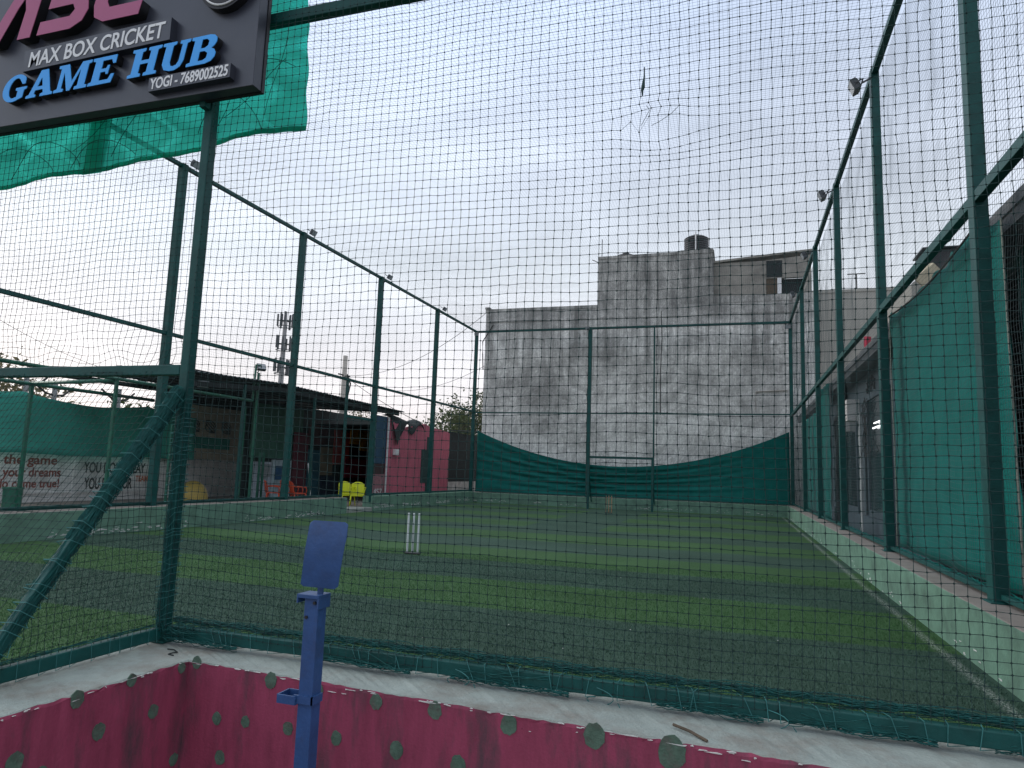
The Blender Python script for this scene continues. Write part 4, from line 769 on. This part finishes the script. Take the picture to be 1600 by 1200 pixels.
curtain(21.6, 24.2, R+.24, lambda u: 4.36+.04*math.sin(u*25), HK-.02, 8, .05, 'gathered green curtain hanging at the far part of the right fence')
curtain(25.5, 30.8, R+.3, lambda u: 3.9, HK-.02, 7, .05, 'dim green curtain in the far right corner')
mb = MB(); mb.tube([(R+.22, 12.98+.03*math.sin(t*7), 4.4-t*3.85) for t in np.linspace(0, 1, 24)], .009, 6)
yA = at(1580, 600, 0, R+.2).y; yB = at(1598, 830, 0, R+.2).y
M_rope = mat('pale_rope', (.3, .32, .28), .8, .2, 20); tag(obj('rope', mb, M_rope), 'pale rope edging the far side of the wide green shade cloth', 'rope'); mb = MB(); mb.tube([(R+.235, yBm+(yT-yBm)*(1-t)**1.3, HK+.05+(4.16-HK)*(1-t)) for t in np.linspace(0, 1, 18)], .010, 6)
tag(obj('rope', mb, M_rope), 'pale rope edging the narrow green cloth by the barred window', 'rope')
mb = MB(); mb.tube([(R+.14+.03*math.sin(t*17), 13-4.3*t, 4.5+.05*math.sin(t*33)) for t in np.linspace(0, 1, 50)], .008, 5); mb.tube([(R+.1, 12.4-4.6*t, 4.27-.12*math.sin(t*3.14)) for t in np.linspace(0, 1, 30)], .013, 6)
tag(obj('cable', mb, M_wire), 'black cables slung beneath the right middle rail', 'cable')

# ---------------------------------------------------------------- left: wall with slogans, cloth, second court frame
XW = L-8
y0w, y1w = 4, at(402, 750, 0, XW).y
m = MB(); m.box(XW-.2, XW, y0w, y1w, GZ-.4, 1.95); sw = thing('slogan_wall', (XW, 15, GZ), 'pale plaster wall with red and dark painted slogans', 'wall'); obj('wall_face', m, M_plast, sw)
m = MB(); m.box(XW+.001, XW+.06, at(112, 750, 0, XW).y, at(119, 750, 0, XW).y, GZ-.3, 1.8); m.box(XW+.001, XW+.05, y0w, y1w, .38, .43); obj('pilaster', m, M_plast, sw)
M_red = mat('red_wall_paint', (.26, .075, .06), .9, .2, 10); M_blk = mat('dark_wall_paint', (.05, .055, .05), .9, .2, 10); M_or = mat('orange_wall_paint', (.55, .16, .08), .9, .2, 10)
def wtext(s, px0, px1, py, h, mt, right=None):
    a = at(px0, py, 0, XW); b = at(px1, py, 0, XW); return text_part('slogan', s, (XW+.006, a.y, a.z), h, b.y-a.y, mt, sw, rot=(rad(90), 0, rad(90)), ext=.002, bold=.022)
wtext('Play the game', -42, 89, 723, .27, M_red); wtext('Chase your dreams', -52, 94, 744, .27, M_red); wtext('Dreams do come true!', -75, 91, 763, .25, M_red)
wtext("YOU DON'T PLAY", 130, 226, 738, .34, M_blk); wtext('YOU PLAY FOR', 130, 205, 764, .36, M_blk); wtext('TEAM', 211, 230, 752, .2, M_or)
def lcloth(u, v):
    y = 8+u*(22.0-8); seg = (u*3.0+.52) % 1; top = 3.42-.22*math.sin(seg*math.pi) ; bot = 1.62-.05*math.sin(seg*3.1)
    return (XW+.5+.05*math.sin(y*3+v*2), y, bot+(top-bot)*v)
sheet(lcloth, 90, 14, M_curtleft, 'shade_cloth', 'faded green cloth strung above the slogan wall', 'cloth', .004)
c2 = thing('pipe_frame', (L-2, 12, GZ), 'light green pipe frame of the neighbouring court', 'frame')
pa = at(183, 592, 0, L-2); pb = at(50, 600, 0, L-5); za, zb = pa.z, pb.z
m = MB(); m.box(pa.x-.035, pa.x+.035, pa.y-.035, pa.y+.035, GZ, za); obj('post', m, M_postl, c2)
m = MB(); m.box(pb.x-.04, pb.x+.04, pb.y-.04, pb.y+.04, GZ, zb); obj('post', m, M_postl, c2)
m = MB(); m.tube([(pa.x, 6, za), (pa.x, at(393, 627, 0, L-2).y, za)], .045, 8); obj('beam', m, M_postl, c2, smooth=True)
m = MB(); m.tube([(pb.x, 6, zb), (pb.x, at(240, 630, 0, L-5).y, zb)], .05, 8); obj('beam', m, M_postl, c2, smooth=True)
m = MB(); m.tube([(pa.x, pa.y, za-.04), (pb.x, pb.y, zb+.02)], .05, 8); obj('beam', m, M_postl, c2, smooth=True)
for px in (395, 378): 
    q = at(px, 700, 0, L-2.2-(.8 if px == 378 else 0)); m = MB(); m.box(q.x-.03, q.x+.03, q.y-.03, q.y+.03, GZ, 4.45 if px == 395 else 3.4); obj('post', m, M_postl, c2)
m = MB(); q = at(395, 620, 0, L-2.2); q2 = at(408, 574, 0, L-2.2); m.tube([(q.x, q.y, 3.5), (q.x, q2.y-.25, q2.z+.05), (q.x, q2.y, q2.z+.05)], .035, 6); obj('lamp_arm', m, M_postl, c2)
for px in (262, 404, 410): 
    q = at(px, 740, 0, L-3.5); m = MB(); m.box(q.x-.03, q.x+.03, q.y-.03, q.y+.03, GZ, 1.9 if px != 262 else 2.6); obj('short_post', m, M_postl, c2)
q = at(33, 785, 0, L-5); m = MB(); m.lathe((q.x-.2, q.y-.1, GZ), [(.19, 0), (.21, .05), (.22, .55), (.24, .56), (.24, .6)], 14); tag(obj('bin', m, M_postl), 'dark green round bin beside the far left frame post', 'bin')
q = at(300, 780, 0, L-6); m = MB(); prof = [(.52*math.cos(a), .62*math.sin(a)) for a in np.linspace(0, 1.5, 9)]; m.lathe((q.x, q.y, GZ), [(.5, 0)]+[(r, z+.1) for r, z in prof], 26); tag(obj('yellow_dome', m, M_ochre, smooth=True), 'ochre yellow rounded tub upturned before the cream wall', 'tub')
# banner on the wall in the shed's shade
bn = thing('banner', (XW+.1, at(310, 690, 0, XW).y, 1.7), 'faded cream banner with dark lettering hanging in the shed', 'banner')
a, b = at(255, 690, 0, XW+.1), at(384, 690, 0, XW+.1)
m = MB(); m.box(XW+.02, XW+.1, a.y, b.y, 1.62, 3.75); obj('cloth', m, M_cream, bn)
m = MB(); y_ = at(318, 690, 0, XW).y; m.box(XW+.101, XW+.11, y_-.9, at(356, 690, 0, XW).y, 2.05, 2.5); obj('dark_strip', m, M_curtleft, bn)
m = MB(); rs = np.random.RandomState(8)
for k in range(3):
    yk = at((300, 325, 350)[k], 670, 0, XW).y
    for s in range(3): m = MB(); m.tube([(XW+.115, yk+.28*math.cos(t*1.3+s*2), 2.95+.25*math.sin(t+s)) for t in np.linspace(0, 4.5, 14)], .022, 5); obj('painted_stroke', m, M_blk, bn)
# shed
SX = L-2
s_ = thing('shed', (SX-2.5, 23, GZ), 'open fronted dark shed with corrugated sheet roof left of the court', 'shed')
ys0, ys1 = 15.6, 28.6
def roof_fn(x, y):
    k = (SX-x)/6.5; return 4.22 + .12*(y-19.6)*(-.12 if y > 19.6 else .35) + .25*k + .018*math.sin(y*2*math.pi/.2)
P = [[(SX+.1-6.6*i/8, ys0+(ys1-ys0)*j/520, roof_fn(SX-6.6*i/8, ys0+(ys1-ys0)*j/520)) for j in range(521)] for i in range(9)]
m = MB(); m.grid(P); obj('roof', m, M_roof, s_, solid=.02)
m = MB(); m.bar((SX-.05, ys0+.2, 3.72), (SX-.05, 19.6, 4.02), .08, .14); m.bar((SX-.05, 19.6, 4.02), (SX-.05, ys1-.3, 3.95), .08, .14); m.bar((SX-5, ys0, 4.0), (SX-5, ys1, 4.1), .08, .14)
for k in range(8): yk = ys0+.4+k*1.75; m.bar((SX, yk, roof_fn(SX, yk)-.09), (SX-6, yk, roof_fn(SX-6, yk)-.09), .05, .07)
obj('roof_beam', m, M_dark, s_)
for px in (375, 487):
    q = at(px, 700, 0, SX); m = MB(); m.box(q.x-.04, q.x+.04, q.y-.04, q.y+.04, GZ, 3.95); obj('post', m, M_post, s_)
m = MB(); m.box(XW-.2, XW-.1, at(250, 640, 0, XW).y, at(420, 640, 0, XW).y, 1.9, 5.2); obj('end_screen', m, M_dark, s_)
XI = SX-3.2
def panel(pa, pb, za, zb, col, name, x=XI, t_=.06, rough=.7):
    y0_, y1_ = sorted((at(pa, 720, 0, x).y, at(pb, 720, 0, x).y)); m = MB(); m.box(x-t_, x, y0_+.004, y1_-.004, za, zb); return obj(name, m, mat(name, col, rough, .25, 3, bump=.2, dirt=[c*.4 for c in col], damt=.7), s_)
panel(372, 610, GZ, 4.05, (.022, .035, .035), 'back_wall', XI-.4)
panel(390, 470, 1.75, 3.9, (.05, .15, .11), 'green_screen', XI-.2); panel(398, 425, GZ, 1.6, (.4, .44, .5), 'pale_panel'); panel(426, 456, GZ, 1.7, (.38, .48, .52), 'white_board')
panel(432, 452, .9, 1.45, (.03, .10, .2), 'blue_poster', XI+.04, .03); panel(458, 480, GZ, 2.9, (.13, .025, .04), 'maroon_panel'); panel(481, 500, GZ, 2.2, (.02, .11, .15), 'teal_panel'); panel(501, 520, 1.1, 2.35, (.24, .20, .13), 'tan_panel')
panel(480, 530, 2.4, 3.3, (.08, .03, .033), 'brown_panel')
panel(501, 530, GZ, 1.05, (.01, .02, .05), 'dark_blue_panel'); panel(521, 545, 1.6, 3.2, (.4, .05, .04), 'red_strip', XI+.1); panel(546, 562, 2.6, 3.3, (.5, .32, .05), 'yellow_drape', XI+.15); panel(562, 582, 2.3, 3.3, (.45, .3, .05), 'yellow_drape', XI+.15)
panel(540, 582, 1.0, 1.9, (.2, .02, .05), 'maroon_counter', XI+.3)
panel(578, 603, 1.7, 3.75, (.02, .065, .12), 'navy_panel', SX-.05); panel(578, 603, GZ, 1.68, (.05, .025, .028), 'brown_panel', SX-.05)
# small shed things
a = at(415, 735, 0, XI+.1); m = MB(); m.box(XI, XI+.15, a.y-.22, a.y+.22, a.z-.25, a.z+.25); m.box(XI+.151, XI+.16, a.y-.12, a.y+.02, a.z-.05, a.z+.15); tag(obj('meter_box', m, M_steel, bevel=.01), 'grey meter box fixed inside the shed', 'meter box')
m = MB(); q = at(487, 770, 0, SX+.1); m.tube([(SX+.1, q.y, GZ), (SX-.3, q.y+.25, 1.6)], .02, 6); tag(obj('stick', m, M_txtwhite), 'thin white stick leaning on a shed post', 'stick')
q = at(588, 762, 0, SX+.05); sb = thing('notice_board', (SX+.1, q.y, GZ), 'small pinkish notice board with white lettering leaning by the pink hut', 'sign')
m = MB(); m.box(SX+.08, SX+.12, q.y-.55, q.y+.5, .35, 1.25); obj('board', m, mat('faded_pink_board', (.28, .13, .15), .8, .3, 6), sb); text_part('lettering', '4S7', (SX+.13, q.y-.4, .42), .22, .75, M_txtwhite, sb, rot=(rad(90), 0, rad(90)), ext=.002)
# pink hut
H = thing('pink_hut', (SX-2, 31, GZ), 'pink painted hut with ragged dark tarp on its top edge', 'hut')
hy0, hy1 = 27.3, 34.1
px_ = [(SX, hy0, GZ), (SX, hy1+.15, GZ), (SX, hy1+.1, 3.45), (SX, hy1-.4, 3.52), (SX, 31.6, 3.62), (SX, 31.2, 3.72), (SX, 30.4, 3.62), (SX, 29.4, 3.45), (SX, 29.0, 3.2), (SX, 28.6, 3.55), (SX, 28.0, 3.5), (SX, hy0, 3.72)]
m = MB(); m.prism(px_, (-.2, 0, 0)); obj('wall', m, M_pinkw, H)
m = MB(); m.box(SX-4, SX-.2, hy1-.1, hy1+.05, GZ, 3.3); obj('side_wall', m, M_pinkw, H)
m = MB(); m.box(SX-4.1, SX-.21, hy0, hy1, 3.3, 3.4); obj('roof', m, M_roof, H)
wy0, wy1 = sorted((at(657, 730, 0, SX).y, at(670, 730, 0, SX).y)); m = MB(); m.box(SX+.001, SX+.02, wy0, wy1, .85, 2.45); m.box(SX+.001, SX+.02, wy0+.6, wy1+.1, 2.45, 3.1); m.box(SX+.001, SX+.02, wy0+.6, wy1+.05, GZ, .85); obj('opening', m, mat('dark_teal_recess', (.012, .045, .045), .8, .2, 4), H)
m = MB(); m.box(SX+.001, SX+.05, hy0-.05, hy0+.03, GZ, 3.72); obj('corner_trim', m, M_txtwhite, H)
q = at(616, 707, 0, SX); m = MB(); m.box(SX+.001, SX+.16, q.y-.16, q.y+.16, q.z-.12, q.z+.14); obj('lamp_box', m, M_txtwhite, H, bevel=.02)
def tarp(u, v):
    y = 27.5+u*3.2; z = 3.85+.12*math.sin(u*7) - v*(.25+.9*max(0, math.sin(u*6.5+.2))**2+.4*max(0, math.sin(u*13))); return (SX+.03+.09*v+.05*math.sin(u*20+v*6)-.5*(1-v)**3, y, z)
sheet(tarp, 46, 12, M_dark, 'tarp', 'ragged black tarp draped over the top edge of the pink hut', 'tarp', .006)
# dark screen wall in the corner beyond
DW = thing('dark_shelter', (SX-.5, 37, GZ), 'dark shelter behind the far left corner of the court', 'shelter')
ya, yb = hy1+.25, at(760, 700, 0, SX).y; m = MB(); m.box(SX-.3, SX-.1, ya, yb+1, .9, 3.55); obj('screen', m, M_dark, DW)
m = MB(); m.bar((SX+.2, ya, 3.62), (SX+.2, yb+1, 3.95), .5, .04); obj('roof', m, M_roof, DW); m = MB(); m.box(SX-.28, SX-.05, ya, yb, GZ, .898); obj('base_wall', m, M_plast, DW)

# ---------------------------------------------------------------- chairs
def make_chair(mt, label, cat='chair'):
    t = thing('plastic_chair', (0, 0, 0), label, cat)
    m = MB(); m.box(-.24, .24, -.22, .22, .40, .43); m.box(-.24, .24, .18, .22, .34, .40); obj('seat', m, mt, t, bevel=.012)
    def bk(u, v): a = (u-.5)*2.0; return (.27*math.sin(a), -.10-.18*math.cos(a)-.06*v, .43+(.42-.10*abs(u-.5)**2*4)*v)
    P = [[bk(i/12, j/8) for j in range(9)] for i in range(13)]; m = MB(); m.grid(P); obj('backrest', m, mt, t, smooth=True, solid=.012)
    for sx in (-1, 1):
        m = MB(); m.tube([(sx*.25, -.2, .64), (sx*.28, 0, .65), (sx*.27, .18, .63), (sx*.25, .21, .55), (sx*.235, .2, .42)], [.02, .024, .024, .02, .018], 8); obj('armrest', m, mt, t, smooth=True)
        for sy in (-1, 1): m = MB(); m.tube([(sx*.22, sy*.19, .40), (sx*.26, sy*.24, 0)], [.028, .017], 8); obj('leg', m, mt, t, smooth=True)
    return t
yc = make_chair(M_yellow, 'left of the two bright yellow plastic chairs in the gateway'); yc['group'] = 'yellow plastic chairs'
q = at(541, 780, 0, L-.95); yc.location = (q.x, q.y, .14); yc.rotation_euler.z = rad(-130)
q = at(558, 780, 0, L-.5); c = copy_thing(yc, (q.x, q.y, .14), (0, 0, rad(-150)), 'right of the two bright yellow plastic chairs in the gateway')
oc = make_chair(M_orange, 'orange plastic chair farthest left in the shed'); oc['group'] = 'orange plastic chairs'; q = at(427, 775, 0, SX-.9); oc.location = (q.x, q.y, GZ); oc.rotation_euler.z = rad(-60)
for px, rz, dx, lb in ((452, -80, -.6, 'orange plastic chair in the middle behind the green post'), (466, -40, -.2, 'orange plastic chair right of the green post')):
    q = at(px, 775, 0, SX+dx); copy_thing(oc, (q.x, q.y, GZ), (0, 0, rad(rz)), lb)

# ---------------------------------------------------------------- trees, poles, wires
def tree(name, x, y, h, r, nl, mt, label, leaf=.12, z0=GZ, squash=.7, seed=0, bare=.25, group='trees beyond the court'):
    rs = np.random.RandomState(seed); t = thing(name, (x, y, z0), label, 'tree', group)
    m = MB(); th = h*.45; m.tube([(x, y, z0), (x+.05*h*rs.randn()*.3, y, z0+th*.6), (x, y, z0+th)], [.05*h*.5, .035*h*.5, .025*h*.5], 8); tips = []
    for k in range(11):
        a = rs.rand()*6.28; e = .3+rs.rand()*1.0; ln = r*(.6+.5*rs.rand()); s = Vector((x, y, z0+th*(.6+.4*rs.rand())))
        q = s + Vector((math.cos(a)*math.cos(e), math.sin(a)*math.cos(e), math.sin(e)*1.2))*ln; md = s.lerp(q, .5)+Vector(rs.randn(3)*.08*r); m.tube([s, md, q], [.016*h*.5, .010*h*.5, .004*h*.5], 5)
        tips += [q, md]
        for j in range(3):
            q2 = md.lerp(q, rs.rand())+Vector(rs.randn(3)*r*.35); m.tube([md.lerp(q, .5), q2], [.006*h*.5, .002*h*.5], 4); tips.append(q2)
    obj('trunk', m, M_trunk, t, smooth=True)
    tp = np.array([list(p) for p in tips]); c = tp[rs.randint(len(tp), size=nl)] + rs.randn(nl, 3)*np.array([r, r, r*squash])*.17
    a = rs.randn(nl, 3); a /= np.linalg.norm(a, axis=1)[:,None]; b = np.cross(a, rs.randn(nl, 3)); b /= np.linalg.norm(b, axis=1)[:,None]; s = leaf*(.5+rs.rand(nl))[:,None]
    V = np.stack([c-a*s, c+b*s*.45, c+a*s, c-b*s*.45], 1).reshape(-1, 3); obj('crown', (V, np.arange(nl*4).reshape(-1, 4)), mt, t)
def tree_px(px, pytop, dist_x, r, nl, mt, label, seed, leaf=.12, name='bushy_tree', squash=.7):
    q = at(px, pytop, 0, L-dist_x); tree(name, q.x, q.y, (q.z-GZ)/1.02, r, nl, mt, label, leaf, seed=seed, squash=squash)
tree_px(445, 585, 14, 1.9, 3200, M_leafd, 'dry leaved tree rising over the shed roof near the mast', 1, .10)
tree_px(490, 580, 15, 2.0, 2200, M_leafd, 'sparse tree behind the shed roof left of the concrete pole', 2, .09)
tree_px(565, 600, 14, 2.2, 1200, M_leafd, 'thin dry tree right of the concrete pole', 3, .09)
tree_px(403, 592, 12, 1.5, 2600, M_leaf, 'green tree peeking over the shed behind the lamp', 4, .10)
tree_px(725, 612, 9, 3.0, 6500, M_leaf, 'green tree left of the stained building', 5, .13)
tree_px(690, 645, 7, 1.7, 2600, M_leaf, 'small shrub tree behind the pink hut', 6, .11)
tree_px(5, 585, 16, 2.6, 4200, M_leafd, 'pale tree at the far left edge above the green cloth', 7, .12)
tree_px(225, 618, 14, 1.8, 2600, M_leaf, 'low tree behind the green cloth by the left fence post', 8, .11)
tree_px(335, 612, 14, 1.6, 1800, M_leafd, 'sparse low tree behind the shed left end', 9, .10)
tree_px(70, 632, 18, 1.6, 1500, M_leafd, 'thin low tree between the far left poles', 10, .1)
q0, q1 = at(540, 556, 0, L-12), at(531, 640, 0, L-12)
m = MB(); m.tube([(q0.x, q0.y, GZ), (q0.x, q0.y, q0.z)], [.24, .15], 10); up_ = thing('utility_pole', (q0.x, q0.y, GZ), 'pale concrete utility pole behind the shed', 'utility pole'); obj('pole', m, M_pole, up_, smooth=True)
m = MB(); m.bar((q0.x, q0.y-.7, q0.z-1.3), (q0.x, q0.y+.7, q0.z-1.3), .08, .08); m.tube([(q0.x+.1, q0.y+.2, q0.z-1.2), (q0.x+.2, q0.y+.5, q0.z-1.8), (q0.x+.1, q0.y+.4, q0.z-2.6)], .05, 6); obj('crossarm', m, M_wire, up_)
def wire(a, b, sag, label, r=.02):
    m = MB(); a = Vector(a); b = Vector(b); m.tube([a.lerp(b, t)-Vector((0, 0, sag*4*t*(1-t))) for t in np.linspace(0, 1, 24)], r, 5); tag(obj('overhead_wire', m, M_wire), label, 'wire')
pt = Vector((q0.x, q0.y, q0.z-1.3))
wire(pt, at(762, 487, 1, BY), 1.0, 'upper overhead wire rising from the pole to the stained building', .014)
wire(pt, at(760, 570, 1, BY), 1.2, 'lower overhead wire from the pole to the stained building', .012)
wire(pt, at(672, 668, 0, SX), .2, 'overhead wire falling from the pole to the pink hut', .018)
wire(at(0, 500, 0, L-14), at(300, 600, 0, L-14), .6, 'faint wire crossing above the slogan wall', .01)
for px, pt_, pb_, lb in ((43, 582, 640, 'first thin pole behind the green cloth'), (87, 598, 640, 'second thin pole with bracket behind the green cloth'), (187, 608, 650, 'third thin pole behind the green cloth')):
    a = at(px, pt_, 0, L-13); t = thing('lamp_pole', (a.x, a.y, GZ), lb, 'pole', 'poles behind the green cloth'); m = MB(); m.tube([(a.x, a.y, GZ), (a.x, a.y, a.z)], .09, 8); obj('shaft', m, M_steel, t)
    m = MB(); m.tube([(a.x, a.y-.9, a.z-.1), (a.x, a.y-.35, a.z-.45), (a.x, a.y, a.z-.5), (a.x, a.y+.4, a.z-.45), (a.x, a.y+.8, a.z-.1)], .04, 6); obj('bracket', m, M_wire, t)
# distant mast
a = at(447, 487, 0, L-60); T = thing('telecom_mast', (a.x, a.y, -.4), 'distant telecom mast with clustered antennas', 'mast')
m = MB(); m.tube([(a.x, a.y, -.4), (a.x, a.y, a.z-6), (a.x, a.y, a.z)], [.6, .4, .25], 10); obj('shaft', m, M_steel, T)
rs = np.random.RandomState(3)
for zz in (1.6, 5.6, 9.6):
    m = MB()
    for k in range(9): 
        an = k/9*6.28+rs.rand(); rr = 1.0+.3*rs.rand(); cx, cy = a.x+rr*math.cos(an), a.y+rr*math.sin(an); m.box(cx-.11, cx+.11, cy-.11, cy+.11, a.z-zz-1.4+rs.rand(), a.z-zz+1.0+rs.rand()*.6); m.tube([(a.x, a.y, a.z-zz), (cx, cy, a.z-zz)], .07, 5)
    m.tube([(a.x+1.2*math.cos(t), a.y+1.2*math.sin(t), a.z-zz-1) for t in np.linspace(0, 6.28, 16)], .07, 5, caps=False); obj('antenna_cluster', m, M_fixture, T)
# tree line beyond everything, to close the horizon
